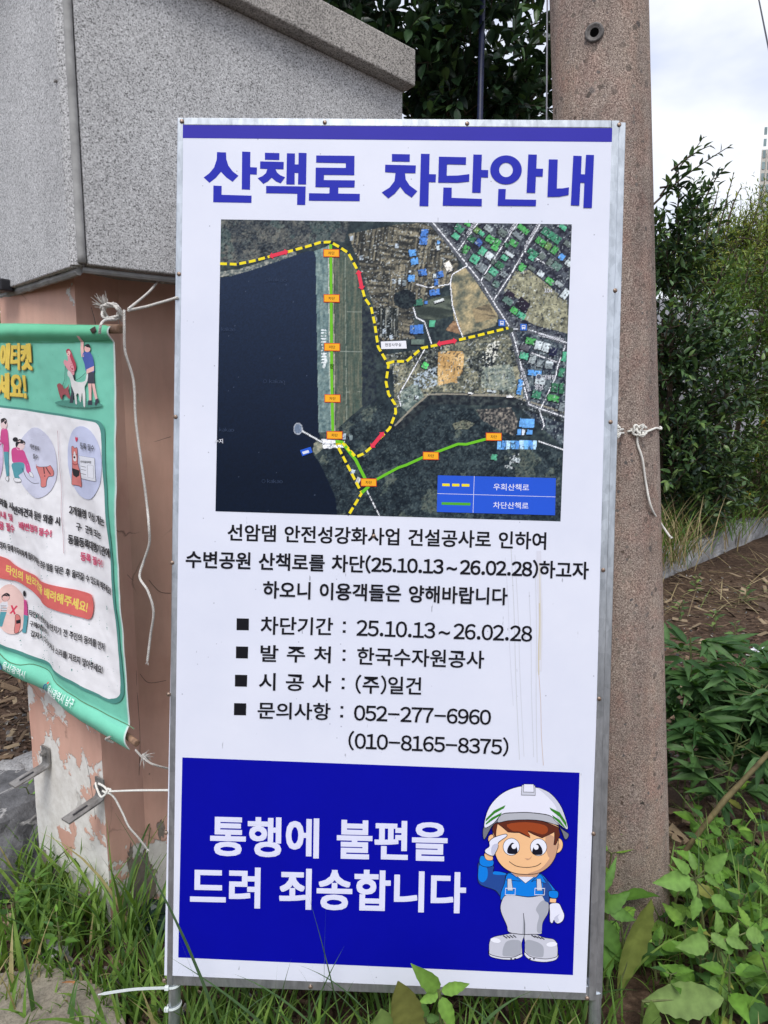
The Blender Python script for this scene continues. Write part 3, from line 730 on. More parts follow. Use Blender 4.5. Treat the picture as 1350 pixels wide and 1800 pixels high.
A.text('한국수자원공사', (628.3, 1137), (851.5, 1143.5), (850.5, 1175), (627.5, 1168), INKBLK, o_)
A.text('시 공 사', (455.8, 1182), (582.6, 1185), (581.8, 1215.5), (455, 1213), INKBLK, o_)
A.text('(주)일건', (625.5, 1185), (741, 1189), (740, 1222), (624.5, 1219), INKBLK, o_)
A.text('문의사항', (453.6, 1233), (581.4, 1235.5), (580.7, 1265.5), (453, 1263), INKBLK, o_)
A.text('052-277-6960', (622.6, 1238.5), (863.4, 1247), (862.7, 1274), (622, 1266), INKBLK, .015)
A.text('(010-8165-8375)', (613, 1283.5), (894, 1295.5), (893.3, 1329.5), (612, 1318), INKBLK, .015)
A.build('details_lettering', M['print'], board)
# rust run stain down the sheet
A = Art(BOARD, .0012, 2e-5); ST = L(214, 212, 205)
def pxl(pts, w, col): A.stroke([tuple(p) for p in catmull(pts, 6)], w, col)
pxl([(947, 968), (948, 1020), (950, 1090), (948, 1180)], 8, L(219, 220, 232)); pxl([(948, 990), (949, 1040), (950, 1110), (949, 1160)], 3, L(214, 211, 206))
for x0, y0, x1, y1, w, cc_ in ((948, 1060, 947, 1186, 1.8, L(206, 196, 168)), (947, 1186, 955, 1345, .9, L(206, 186, 176)), (898, 960, 913, 1335, 1.0, L(205, 208, 214)), (905, 975, 921, 1330, .8, L(208, 210, 218)), (930, 1040, 938, 1330, .8, L(205, 208, 216)), (888, 980, 902, 1240, .8, L(212, 214, 226)), (941, 1000, 944, 1340, .8, L(206, 208, 212))):
    pxl([(x0, y0), (x0*.7+x1*.3+.8, y0*.7+y1*.3), (x0*.35+x1*.65-.8, y0*.35+y1*.65), (x1, y1)], w, cc_)
A.build('water_stain', M['print'], board)
# apology panel
A = Art(BOARD, .0011); A.poly([(320.8, 1331), (1018.5, 1357.8), (1007, 1713.4), (313.5, 1682.5)], DEEP); ap = A.build('apology_panel', M['print'], board)
A = Art(BOARD, .0014)
A.text('통행에 불편을', (372, 1434.5), (785.5, 1446), (784.5, 1512.5), (371, 1502), WHITE, .031)
A.text('드려 죄송합니다', (337, 1522.5), (818, 1533.5), (816.5, 1603), (336, 1591.5), WHITE, .031)
A.build('apology_lettering', M['print'], ap)
# cartoon worker
A = Art(BOARD, .0014, 4e-5)
def w(x, y): return (800+x/4.865, 1350+y/4.865)
def W(*p): return [w(*q) for q in p]
SK = L(247, 196, 146); SKD = L(205, 160, 130); LB = L(18, 128, 226); DB = L(40, 76, 150); HG = L(205, 206, 218); HGD = L(170, 173, 184); HW = L(232, 233, 248); OL = (.01, .01, .02); BR_ = L(96, 46, 34); BRL = L(158, 72, 38)
def oc(pts, col, n=5, wd=1.0, ol=OL): A.blob(W(*pts), col, ol, wd, n)
# boots
oc([(590,1420),(530,1405),(400,1425),(320,1445),(292,1490),(290,1555),(300,1590),(400,1620),(500,1622),(565,1600),(572,1560),(570,1490)], HG)
A.blob(W((440,1480),(500,1465),(560,1480),(565,1560),(540,1600),(420,1605),(405,1570),(415,1520)), HGD)
A.ell(*w(345, 1470), 44/4.865, 20/4.865, L(240,241,252), .2)
oc([(287,1560),(300,1590),(400,1615),(500,1612),(568,1585),(568,1610),(500,1634),(400,1632),(310,1612),(287,1585)], L(222,223,236))
oc([(592,1420),(650,1405),(760,1445),(840,1460),(870,1500),(876,1570),(860,1620),(770,1635),(650,1615),(598,1580),(596,1500)], HG)
A.blob(W((605,1470),(690,1480),(750,1520),(755,1590),(735,1615),(650,1600),(603,1560)), HGD)
A.ell(*w(825, 1503), 46/4.865, 20/4.865, L(240,241,252), -.1)
oc([(596,1570),(650,1610),(770,1628),(860,1612),(880,1585),(878,1612),(850,1640),(760,1655),(650,1640),(596,1600)], L(222,223,236))
for x in (478, 512, 640, 672): A.ell(*w(x, 1626), 8/4.865, 6/4.865, OL)
for x0, y0, dx in ((410,1428,1), (650,1422,1)):
    for k in range(4): A.stroke(W((x0+k*28, y0+k*6*(1 if x0 > 600 else -.3)), (x0+34+k*26, y0+22+k*6*(1 if x0 > 600 else -.3))), 1.6, L(40, 40, 48))
# trousers
A.outl([tuple(p) for p in catmull(W((440,1070),(400,1125),(386,1190),(400,1250),(440,1340),(455,1395),(530,1412),(585,1416),(650,1416),(735,1412),(735,1380),(745,1320),(790,1240),(800,1180),(790,1130),(750,1085),(620,1098)), 4, True)], HG)
A.blob(W((740,1130),(785,1140),(795,1190),(780,1250),(745,1320),(735,1400),(700,1395),(700,1330),(715,1260),(690,1200)), HGD)
A.poly(W((583,1235),(600,1330),(598,1412),(575,1412)), HGD); A.stroke(W((582,1235),(590,1320),(592,1415)), 1.0, OL)
# saluting arm
A.outl([tuple(p) for p in catmull(W((205,800),(325,830),(325,880),(380,885),(440,900),(420,1000),(390,1090),(340,1040),(230,1000),(195,960),(195,880)), 4, True)], DB)
A.blob(W((210,825),(260,835),(278,880),(270,940),(235,972),(200,945),(198,880)), LB)
A.blob(W((330,880),(380,882),(430,896),(425,908),(330,904)), LB)
oc([(212,755),(240,745),(270,775),(325,785),(320,830),(260,840),(210,815)], LB)
A.blob(W((250,725),(310,735),(320,780),(265,778)), SK, OL, .8)
# shirt
A.outl([tuple(p) for p in catmull(W((450,890),(600,905),(720,895),(780,945),(850,1030),(870,1060),(800,1100),(798,1150),(750,1085),(620,1095),(445,1075),(392,1125),(390,1060),(420,980)), 4, True)], LB)
A.poly(W((735,915),(790,960),(830,1030),(800,1060),(800,1148),(765,1130),(745,1090),(750,1000)), DB)
A.outl([tuple(p) for p in catmull(W((800,1045),(870,1045),(880,1085),(860,1108),(805,1095)), 4, True)], LB)
A.poly(W((510,905),(610,925),(700,905),(600,980)), L(228,230,246)); A.stroke(W((510,905),(600,980),(700,905)), 1., OL)
A.poly(W((475,885),(720,885),(690,925),(520,922)), SKD)
A.outl(W((455,890),(490,905),(560,960),(430,950),(432,920)), LB); A.outl(W((720,900),(745,915),(775,980),(690,950),(650,965)), LB)
for x in (465, 715): A.outl(W((x-20,940),(x+15,940),(x+28,1040),(x-20,1040)), HG, OL, .8); A.stroke(W((x-35,1020),(x+48,1022),(x+45,1078),(x-38,1075)), 1.6, L(225,227,240), True)
# right arm + glove
A.outl(W((808,1105),(862,1110),(858,1145),(805,1140)), SK, OL, .8)
oc([(805,1160),(840,1145),(885,1150),(910,1195),(930,1250),(915,1300),(870,1322),(845,1290),(828,1318),(808,1300),(806,1220)], HW)
A.blob(W((850,1265),(890,1240),(875,1265),(885,1295),(862,1315),(845,1290)), L(200,202,222))
# head
A.ell(*w(870, 655), 48/4.865, 65/4.865, SK, .2, OL, 1.); A.ell(*w(868, 660), 22/4.865, 30/4.865, SKD, .2)
A.ell(*w(312, 600), 32/4.865, 40/4.865, SK, 0, OL, 1.)
oc([(340,480),(330,600),(345,740),(400,830),(490,885),(600,900),(720,885),(820,810),(868,700),(880,560),(860,470),(600,430)], SK)
A.blob(W((780,560),(862,600),(866,700),(820,805),(720,880),(620,895),(730,850),(800,770),(790,740),(770,660)), SKD)
oc([(330,470),(600,420),(880,500),(870,620),(840,650),(845,540),(740,590),(610,530),(640,590),(545,545),(450,540),(360,470),(345,600),(332,560)], BR_, 2)
A.blob(W((440,475),(600,455),(760,480),(790,530),(740,560),(620,525),(640,580),(550,535),(490,530)), BRL, None, 1, 3)
for ex, ey, px_, py_ in ((478, 665, 488, 675), (710, 668, 702, 682)):
    A.ell(*w(ex, ey), 70/4.865, 73/4.865, L(236,238,252), 0, OL, .8); A.blob(W((px_-40, py_+45), (px_-38, py_-5), (px_, py_-46), (px_+36, py_-5), (px_+36, py_+48)), OL, None, 1, 4); A.ell(*w(px_+(12 if ex < 600 else -12), py_-14), 20/4.865, 22/4.865, L(240,241,252))
A.stroke([tuple(p) for p in catmull(W((460,790),(520,828),(610,840),(690,828),(732,802)), 5)], 1., OL)
A.poly(W((590,762),(630,765),(655,740),(640,768),(615,778)), SKD)
# saluting glove
oc([(255,690),(290,660),(290,620),(330,585),(425,556),(438,575),(370,625),(365,665),(345,710),(320,742),(262,720)], HW)
A.blob(W((320,650),(365,640),(345,700),(320,738),(305,700)), L(196,198,220))
# helmet
A.outl([tuple(p) for p in catmull(W((235,530),(250,600),(330,470),(450,440),(600,430),(740,440),(880,490),(935,600),(968,560),(920,520),(780,420),(600,375),(390,395),(260,480)), 4, True)], L(120,122,130))
A.outl([tuple(p) for p in catmull(W((248,500),(330,460),(400,385),(520,372),(640,372),(800,395),(860,450),(955,515),(940,420),(890,300),(800,200),(680,155),(560,148),(430,190),(330,270),(270,370)), 4, True)], HW)
A.blob(W((700,160),(800,205),(885,300),(935,420),(950,505),(870,440),(860,330),(790,240)), L(208,210,226), None, 1, 3)
A.blob(W((360,455),(395,388),(520,374),(640,374),(800,397),(850,440),(880,480),(740,442),(600,432),(450,440)), L(182,184,192), OL, .8, 3)
GN = L(58, 132, 44)
for g4 in (((262,425),(330,355),(428,308),(415,335),(335,380),(258,450)), ((258,465),(310,415),(398,370),(385,395),(320,435),(262,475)), ((803,328),(890,370),(945,455),(950,500),(890,410),(815,352)), ((825,392),(890,435),(945,510),(900,475),(835,415))):
    A.poly(W(*g4), GN)
A.outl(W((568,135),(680,140),(682,225),(562,222)), L(205,207,220)); A.outl(W((585,128),(668,130),(670,198),(580,196)), HW)
A.build('worker_illustration', M['print'], ap)
# screws
SCR = [(320, 214), (571, 216), (821, 218), (1088, 220), (1081, 511), (1073, 742), (1060, 1002), (1053, 1228), (1043, 1465), (1032, 1754), (315, 482), (309, 733), (303, 989), (297, 1220), (292, 1463), (289, 1723), (546, 1734)]
for x, y in SCR:
    c = BOARD.at(x, y, .0012); mb = MB()
    mb.tube([c-B_n*.002, c+B_n*.0012, c+B_n*.0026, c+B_n*.0031], [.0044, .0044, .0032, .0014], 12); mb.build('screw', M['screw'], board, smooth=True)
c = BOARD.at(657, 942, .0012); mb = MB(); mb.tube([c-B_n*.002, c+B_n*.0012, c+B_n*.0031], [.0042, .0042, .0014], 12); mb.build('screw', M['screw'], board, smooth=True)
# ------------------------------------------------------------------ aerial map: printed colours on a fine grid
def m1(x, y): return (370+x/4.0909, 380+y/4.0909)
def m2(x, y): return (690+x/4.0909, 380+y/4.0909)
def m3(x, y): return (370+x/4.0909, 640+y/4.0909)
def m4(x, y): return (690+x/4.0909, 640+y/4.0909)
MC = [(388.8, 386), (1005, 394.7), (985, 916.3), (379, 898.7)]
NXM, NYM = 460, 400
U_, V_ = np.meshgrid(np.linspace(0, 1, NXM), np.linspace(0, 1, NYM))
PX = (MC[0][0]*(1-U_)+MC[1][0]*U_)*(1-V_)+(MC[3][0]*(1-U_)+MC[2][0]*U_)*V_
PY = (MC[0][1]*(1-U_)+MC[1][1]*U_)*(1-V_)+(MC[3][1]*(1-U_)+MC[2][1]*U_)*V_
rng = np.random.RandomState(5)
def vn(x, y, seed=0):
    """value noise"""
    tab = np.random.RandomState(seed).rand(256, 256)
    xi = np.floor(x).astype(int); yi = np.floor(y).astype(int); fx = x-xi; fy = y-yi; fx = fx*fx*(3-2*fx); fy = fy*fy*(3-2*fy)
    g = lambda a, b: tab[a % 256, b % 256]
    return (g(xi, yi)*(1-fx)+g(xi+1, yi)*fx)*(1-fy)+(g(xi, yi+1)*(1-fx)+g(xi+1, yi+1)*fx)*fy
def fb(s, o=4, seed=0, ax=1, ay=1):
    v = 0; a = 1; t = 0
    for k in range(o): v = v+a*vn(PX/s*ax, PY/s*ay, seed+k); t += a; a *= .55; s /= 2.03
    return v/t
def inside(poly):
    r = np.zeros(PX.shape, bool); n = len(poly)
    x0 = min(p[0] for p in poly); x1 = max(p[0] for p in poly); y0 = min(p[1] for p in poly); y1 = max(p[1] for p in poly)
    bb = (PX >= x0) & (PX <= x1) & (PY >= y0) & (PY <= y1)
    if not bb.any(): return r
    X = PX[bb]; Y = PY[bb]; q = np.zeros(X.shape, bool)
    for i in range(n):
        (ax, ay), (bx, by) = poly[i], poly[(i+1) % n]
        if ay == by: continue
        q ^= ((ay > Y) != (by > Y)) & (X < (bx-ax)*(Y-ay)/(by-ay)+ax)
    r[bb] = q; return r
def ldist(pts):
    d = np.full(PX.shape, 1e9)
    for (ax, ay), (bx, by) in zip(pts, pts[1:]):
        l = (bx-ax)**2+(by-ay)**2+1e-9; t = np.clip(((PX-ax)*(bx-ax)+(PY-ay)*(by-ay))/l, 0, 1)
        d = np.minimum(d, np.hypot(PX-ax-t*(bx-ax), PY-ay-t*(by-ay)))
    return d
IM = np.zeros(PX.shape+(3,))
def fill(mask, c0, c1=None, n=None, al=1.0):
    c0 = np.array(c0, float); c1 = c0 if c1 is None else np.array(c1, float)
    n = np.zeros(PX.shape) if n is None else np.clip(n, 0, 1)
    a = (mask*al)[..., None] if mask.dtype != bool else mask[..., None]*al
    IM[:] = IM*(1-a)+(c0+(c1-c0)*n[..., None])*a
st = lambda v, a=.3, b=.7: np.clip((v-a)/(b-a), 0, 1)
f1 = fb(14, 5, 1); f2 = fb(40, 4, 9); f3 = fb(5, 3, 17); f4 = fb(3.0, 2, 23)
allm = np.ones(PX.shape, bool)
fill(allm, (20, 29, 36), (66, 80, 80), st(f1*.55+f3*.45, .3, .72))
fill(allm, (26, 36, 44), (96, 104, 92), st(f2, .45, .8)*st(f3), .45)
# upper left wooded hill
hill = inside([m1(60, 20), m1(1010, 30), m1(960, 190), m1(860, 175), m1(560, 260), m1(420, 300), m1(200, 360), m1(60, 350)])
fill(hill, (30, 38, 48), (98, 98, 92), st(f1*.6+f4*.4, .32, .7))
fill(hill & (f2 > .55), (40, 66, 66), (92, 104, 100), st(f3), .5)
# terraced plots, upper middle
ter = inside([m1(990, 130), m1(1350, 60), m2(250, 50), m2(420, 230), m2(480, 350), m2(410, 480), m2(150, 660), m2(160, 880), m1(1210, 900), m1(1170, 640), m1(1080, 380)])
ang = .35*np.sin(PX/37)+.3; rows = vn((PX*.12-PY*.9+10*f2)/2.6, PX/40, 31); rows2 = vn((PX*.95+PY*.12)/2.4, PY/30, 37); sw = (f2 > .5)
fill(ter, (38, 40, 40), (128, 122, 104), st(np.where(sw, rows, rows2)*.65+f4*.35, .3, .75))
fill(inside([m1(1195, 660), m1(1350, 660), m1(1350, 870), m1(1205, 880)]), (26, 32, 34), (150, 150, 140), st(vn(PX/2.1, PY/26, 41), .45, .95))
# dry town ground
town = inside([m2(290, 50), m2(1290, 60), m2(1240, 910), m2(850, 800), m2(640, 520), m2(520, 350), m2(420, 190)])
fill(town, (26, 28, 42), (78, 84, 92), st(f3))
low = inside([m2(860, 810), m2(1260, 880), m4(1230, 600), m4(900, 300), m4(900, 0), m2(870, 880)])
fill(low, (28, 34, 48), (92, 104, 108), st(f3))
vac = inside([m2(880, 400), m2(985, 390), m2(1255, 610), m2(1262, 845), m2(1040, 790), m2(940, 740), m2(990, 640), m2(800, 540)])
fill(vac, (92, 92, 78), (168, 166, 138), st(f1*.4+f3*.6, .3, .72))
f_a = inside([m2(440, 400), m2(530, 365), m2(760, 720), m2(740, 790), m2(500, 860), m2(440, 740), m2(420, 500)])
fill(f_a, (78, 84, 76), (164, 150, 116), st(f1*.7+f3*.4, .32, .7)); fill(inside([m2(570, 670), m2(690, 630), m2(750, 730), m2(600, 770)]), (84, 78, 66), (140, 126, 98), st(rows))
fill(inside([m2(380, 820), m2(440, 750), m2(490, 790), m2(485, 850)]), (112, 88, 68), (150, 120, 92), st(f3))
fill(inside([m2(160, 640), m2(300, 590), m2(420, 570), m2(430, 720), m2(260, 760), m2(170, 720)]), (44, 52, 50), (82, 90, 80), st(rows))
mid = inside([m1(1230, 1000), m2(200, 960), m2(840, 830), m2(900, 1000), m4(920, 60), m4(940, 250), m4(600, 210), m4(300, 200), m4(20, 320), m4(0, 0), m1(1300, 1100)])
fill(mid, (60, 66, 62), (158, 154, 128), st(f1*.5+f4*.5, .3, .72)); fill(mid & (f2 < .42), (22, 28, 32), (92, 96, 88), st(f4))
tan_ = inside([m2(330, 975), m2(500, 970), m2(515, 1000), m4(505, 60), m4(460, 110), m4(470, 140), m4(430, 130), m4(330, 155), m4(325, 60)])
fill(tan_, (166, 132, 84), (206, 174, 122), st(f1))
fill(inside([m4(640, 20), m4(860, 0), m4(890, 150), m4(860, 200), m4(640, 170)]), (96, 108, 104), (150, 154, 138), st(f3))
fill(inside([m4(60, 190), m4(180, 130), m4(230, 250), m4(140, 370), m4(50, 300)]), (70, 86, 84), (140, 150, 140), st(f3))
# river bed
rv = [m4(20, 480), m4(150, 350), m4(260, 260), m4(400, 255), m4(640, 265), m4(860, 270), m4(980, 310), m4(1230, 390)]
fill(ldist(rv) < 8, (22, 28, 36), (70, 78, 76), st(f3, .35, .9)); fill(ldist([(x, y-10) for x, y in rv]) < 1.6, (128, 124, 112))
# lower forest and houses at its edge
fo = inside([m3(900, 480), m3(1100, 330), m3(1250, 280), m4(10, 460), m4(110, 480), m4(330, 300), m4(640, 330), m4(840, 420), m4(900, 560), m4(1200, 620), m4(1207, 1130), m3(910, 1090), m3(900, 960), m3(830, 790), m3(780, 700)])
fill(fo, (14, 24, 32), (58, 70, 74), st(f1*.5+f3*.5, .3, .74)); fill(fo & (f2 > .58), (66, 80, 76), (118, 122, 104), st(f4), .55)
fill(inside([m4(430, 430), m4(520, 400), m4(590, 430), m4(540, 470), m4(450, 470)]), (96, 100, 84), (138, 134, 112), st(f3), .8)
fill(inside([m4(600, 330), m4(850, 310), m4(900, 400), m4(880, 520), m4(740, 460), m4(640, 400)]), (40, 42, 46), (150, 142, 130), st(f4, .35, .85))
# dam: reservoir, slope, crest, fields
water = inside([m1(50, 450), m1(150, 432), m1(300, 388), m1(450, 338), m1(560, 300), m1(700, 252), m1(745, 252), m1(757, 290), m1(770, 1105), m3(778, 480), m3(790, 520), m3(745, 570), m3(735, 640), m3(780, 700), m3(820, 780), m3(860, 870), m3(900, 960), m3(912, 1100), m3(30, 1060)])
shore = ldist([m1(60, 420), m1(200, 405), m1(300, 372), m1(450, 322), m1(600, 275)]); fill((shore < 3.5+3*f3), (70, 80, 82), (150, 150, 140), st(f4, .3, .8))
fill(water, (27, 40, 62), (4, 16, 34), st(PY, 440, 840)); fill(water & (f4 > .93), (120, 130, 150), al=.5)
slope = inside([m1(745, 252), m1(850, 215), m1(862, 1105), m3(880, 490), m3(778, 490), m1(770, 1105), m1(757, 290)])
fill(slope, (70, 92, 96), (124, 142, 138), st(f3*.5+fb(8, 3, 51, 2, .3)*.5, .3, .7))
for k in range(12): fill(inside([m1(795+2*k*.4, 815+k*21), m1(833, 818+k*21), m1(834, 826+k*21), m1(796, 826+k*21)]) & (f4 > .35), (205, 212, 214))
fill(ldist([m1(815, 990), m1(830, 1040), m1(815, 1085)]) < 2.2, (210, 214, 214), al=.8)
fill(ldist([m1(850, 215), m1(858, 1105), m3(872, 490)]) < .8, (176, 176, 166)); fill(ldist([m1(880, 300), m1(890, 1105), m3(892, 480)]) < 1.0, (150, 146, 132))
fld = inside([m1(890, 240), m1(985, 270), m1(1060, 395), m1(1090, 560), m1(1095, 1105), m3(1095, 300), m3(900, 480), m1(895, 1100)])
fill(fld, (56, 72, 66), (98, 100, 86), st(fb(7, 3, 61, 3, .15)*.7+f3*.3, .3, .7)); fill(ldist([m1(968, 270), m1(975, 1105), m3(980, 400)]) < .6, (120, 128, 118)); fill(ldist([m1(980, 690), m1(1095, 692)]) < .5, (120, 128, 118)); fill(ldist([m1(890, 972), m1(1160, 975)]) < .6, (124, 132, 124)); fill(ldist([m3(980, 200), m3(1080, 200)]) < .5, (120, 128, 118))
fill(inside([m1(1090, 600), m1(1150, 680), m1(1180, 900), m1(1200, 1000), m1(1190, 1105), m3(1195, 260), m3(1090, 330), m1(1090, 900)]), (24, 32, 44), (50, 60, 62), st(f3))
# pier, dam office yard
fill(inside([m3(800, 540), m3(890, 545), m3(965, 555), m3(965, 600), m3(820, 610), m3(800, 590)]), (206, 208, 212), (236, 238, 240), st(f4)); fill(inside([m3(745, 570), m3(800, 545), m3(810, 610), m3(760, 650), m3(735, 630)]), (96, 104, 94), (140, 140, 124), st(f3))
fill(ldist([m3(655, 480), m3(820, 575)]) < 2.2, (20, 22, 28)); fill(ldist([m3(655, 478), m3(820, 573)]) < 1.2, (200, 204, 206)); fill(ldist([m3(820, 575), m3(900, 578)]) < 1.2, (190, 194, 196))
oct_ = np.hypot((PX-m3(630, 465)[0])/8, (PY-m3(630, 465)[1])/10.5); fill((oct_ < 1) & (oct_ > .8), (150, 156, 166)); fill(oct_ < .75, (98, 112, 132))
# roads with pale centre lines
def road(pts, w_, c=(84, 88, 96), cl=True):
    d = ldist(pts); fill(d < w_, tuple(int(q*.85) for q in c), c, f4)
    if cl: fill(d < .75, (226, 228, 232))
road([m2(275, 30), m2(410, 190), m2(520, 330), m2(640, 480), m2(740, 640), m2(850, 810), m2(880, 900), m2(930, 1105)], 6.0); road([m4(925, 80), m4(980, 290), m4(1060, 320), m4(1235, 380)], 3.5)
for p_ in ([m2(470, 250), m2(620, 40)], [m2(635, 465), m2(760, 260), m2(900, 50)], [m2(730, 600), m2(850, 420), m2(960, 230), m2(1060, 60)], [m2(950, 255), m2(1110, 350)], [m2(1180, 1100), m2(1250, 910)], [m2(1000, 985), m2(1180, 1050)]): road(p_, 3.0)
road([m2(850, 810), m2(960, 812), m2(1080, 850), m2(1250, 910)], 5.5); road([m2(850, 820), m2(700, 848), m2(480, 890), m2(300, 930)], 4.5, (62, 70, 66), False)
for p_ in ([m2(540, 355), m2(430, 420), m2(415, 480), m2(430, 640), m2(470, 780), m2(505, 870)], [m2(170, 490), m2(260, 515), m2(410, 490)], [m2(150, 660), m2(170, 730), m2(230, 760), m2(280, 920)], [m2(230, 960), m4(110, 110), m4(40, 230), m4(60, 300)], [m4(1060, 330), m4(1170, 100), m4(1190, 0)], [m4(1055, 330), m4(1090, 440), m4(1075, 470)], [m4(1050, 555), m4(1225, 615)], [m3(1120, 900), m3(1215, 1090)]): road(p_, 1.2)
# buildings
def bld(cx, cy, a, b, rot, col, sh=True):
    a *= .9; b *= .88; rot += rng.normal(0, .05)
    c, s = cos(rot), sin(rot); q = lambda u, v: (cx+u*c-v*s, cy+u*s+v*c)
    if sh: fill(inside([q(-a-1.5, -b+.5), q(a-.5, -b+.5), q(a-.5, b+2.2), q(-a-1.5, b+2.2)]), (14, 16, 26))
    fill(inside([q(-a, -b), q(a, -b), q(a, b), q(-a, b)]), tuple(int(k*.86) for k in col), col, f4); fill(inside([q(-a*.2, -b), q(a, -b), q(a, b*.1), q(-a*.2, b*.1)]), tuple(min(255, int(k*1.1)) for k in col), al=.5)
GRN = [(74, 150, 84), (80, 166, 92), (60, 124, 96), (84, 166, 132), (54, 106, 78), (100, 136, 78)]; GRY = [(150, 160, 162), (120, 130, 134), (190, 200, 204), (96, 108, 104), (90, 118, 110)]; BLU = [(70, 118, 190), (90, 150, 214), (66, 96, 160)]
RT = radians(36)
for x, y, a, b, col in ((480,90,36,26,GRN[2]),(455,145,30,22,GRN[3]),(610,105,24,24,GRN[5]),(640,125,22,16,GRN[3]),(570,165,28,24,GRN[4]),(620,190,26,26,BLU[2]),(705,170,38,28,GRN[1]),(755,190,24,26,GRN[0]),(735,228,28,20,GRN[1]),(525,240,24,34,GRN[0]),(590,310,34,34,GRN[3]),(645,255,26,34,GRN[3]),(695,285,30,28,GRY[2]),(640,370,34,34,GRY[1]),(730,330,20,20,GRY[3]),(770,355,34,26,GRN[4]),(725,400,34,26,GRN[3]),(690,440,30,24,GRY[3]),(745,490,26,24,GRY[4]),(800,420,24,22,GRY[1]),(840,275,40,14,GRY[2]),(805,300,26,20,GRN[3]),(870,195,34,24,GRN[0]),(820,210,20,16,GRN[4]),(940,95,50,22,GRN[0]),(900,140,44,20,GRY[1]),(790,120,36,26,GRY[3]),(690,90,34,22,GRY[0]),(540,60,24,14,GRN[1]),(1140,140,84,30,GRN[2]),(1065,185,40,26,GRN[0]),(1120,215,22,30,GRN[5]),(1165,245,22,32,GRN[0]),(1010,265,44,22,GRN[2]),(1000,300,24,18,GRN[3]),(1215,295,22,24,BLU[1]),(1265,340,26,22,GRY[2]),(1180,360,36,30,GRY[4]),(1130,330,20,30,GRY[3]),(1075,290,26,24,GRY[3]),(1225,80,30,18,GRN[3]),(1260,200,30,20,GRY[3]),(930,370,26,30,GRN[1]),(1000,375,30,16,GRY[3]),(1065,415,28,22,GRY[2]),(1130,468,34,22,GRN[1]),(1195,490,34,18,GRY[0]),(1240,560,26,40,GRY[2]),(845,565,36,26,(40,34,48)),(830,610,40,24,GRY[4]),(940,635,46,38,(34,28,44)),(875,680,30,24,GRN[1]),(925,715,34,24,GRN[3])):
    bld(*m2(x, y), a/4.09, b/4.09, RT, col)
for x, y, a, b, col in ((995,900,44,26,GRN[0]),(1050,930,30,36,GRY[2]),(1105,945,30,36,GRY[2]),(1155,975,32,36,(30,34,60)),(950,945,36,24,(84,84,92)),(945,1005,34,26,GRN[3]),(1005,1030,26,34,GRY[0]),(1060,1060,26,30,GRY[1]),(1125,1065,30,26,GRY[2]),(1235,1010,18,40,GRN[3])): bld(*m2(x, y), a/4.09, b/4.09, radians(14), col)
for x, y, a, b, col in ((1020,65,54,22,BLU[1]),(915,165,18,62,BLU[1]),(1060,120,40,30,GRY[2]),(1035,220,34,30,GRN[2]),(1165,170,26,36,GRN[4]),(1215,175,20,40,GRN[4]),(1155,245,46,26,GRN[0]),(1120,15,30,20,GRY[1]),(1215,60,22,36,GRN[2]),(1215,310,20,34,GRY[1]),(710,195,36,8,GRY[2]),(845,235,26,8,(235,236,238)),(965,425,58,36,(100,160,220)),(915,490,20,24,BLU[1]),(985,490,22,20,BLU[1]),(940,490,10,22,(210,220,235)),(730,670,24,22,GRN[3]),(890,690,28,18,GRY[2]),(175,240,16,14,GRY[2]),(560,210,20,6,(220,222,222))): bld(*m4(x, y), a/4.09, b/4.09, radians(8), col)
for k in range(9): fill(inside([m4(752+k*32, 552-k*.5), m4(782+k*32, 553-k*.5), m4(782+k*32-8*(k > 7), 612), m4(754+k*32, 612)]), [(112, 172, 226), (84, 140, 206), (170, 206, 236)][k % 3])
for x, y, a, b, rot in ((230,122,28,30,.06),(222,180,32,30,.06),(143,265,28,26,-.15),(158,325,30,26,-.15),(215,405,32,26,-.15),(135,447,26,26,0),(340,420,28,24,-.2),(315,475,16,26,-.1),(302,548,40,24,-.12),(173,815,52,36,-.06),(242,620,12,12,0)): bld(*m2(x, y), a/4.09, b/4.09, rot, BLU[(x+y) % 2 if x > 160 else 1])
for x, y, a, b, rot, col in ((402,365,26,42,-.45,(230,226,216)),(335,610,40,10,-.35,(200,206,206)),(185,620,36,26,-.1,(58,110,92)),(300,430,12,18,0,GRY[2]),(325,220,12,30,-.3,GRY[2]),(330,190,12,14,-.2,BLU[1]),(285,775,22,26,0,GRN[3]),(180,905,50,22,0,(96,112,104)),(235,1075,24,24,.6,(90,200,110)),(125,400,8,10,0,GRY[2]),(50,470,8,22,0,GRY[2]),(85,480,14,24,0,GRY[1])): bld(*m2(x, y), a/4.09, b/4.09, rot, col)
for x, y in ((1318,470),(1340,215),(1015,160),(1085,300),(1300,870),(1250,830)): bld(*m1(x, y), 3.2, 4.5, -.1, (170,182,192), False)
bld(*m3(1020, 775), 4, 5, .3, (190,204,214)); bld(*m3(955, 520), 4.5, 6, .1, (176,190,204)); bld(*m3(1008, 525), 3, 6, .1, (120,136,140)); bld(*m3(1060, 840), 4, 7, .5, (200,200,196))
sc1 = inside([m4(150, 80), m4(310, 20), m4(320, 150), m4(230, 180), m4(150, 150)]); fill(sc1 & (f4 > .5), (190, 200, 205), (120, 136, 150), f3); sc2 = inside([m2(640, 1020), m2(700, 900), m2(770, 900), m2(760, 1000), m2(700, 1090)]); fill(sc2 & (f4 > .55), (200, 200, 190))
sc3 = inside([m4(800, 690), m4(910, 640), m4(910, 720), m4(860, 760), m4(800, 740)]); fill(sc3 & (f4 > .62), (170, 176, 178))
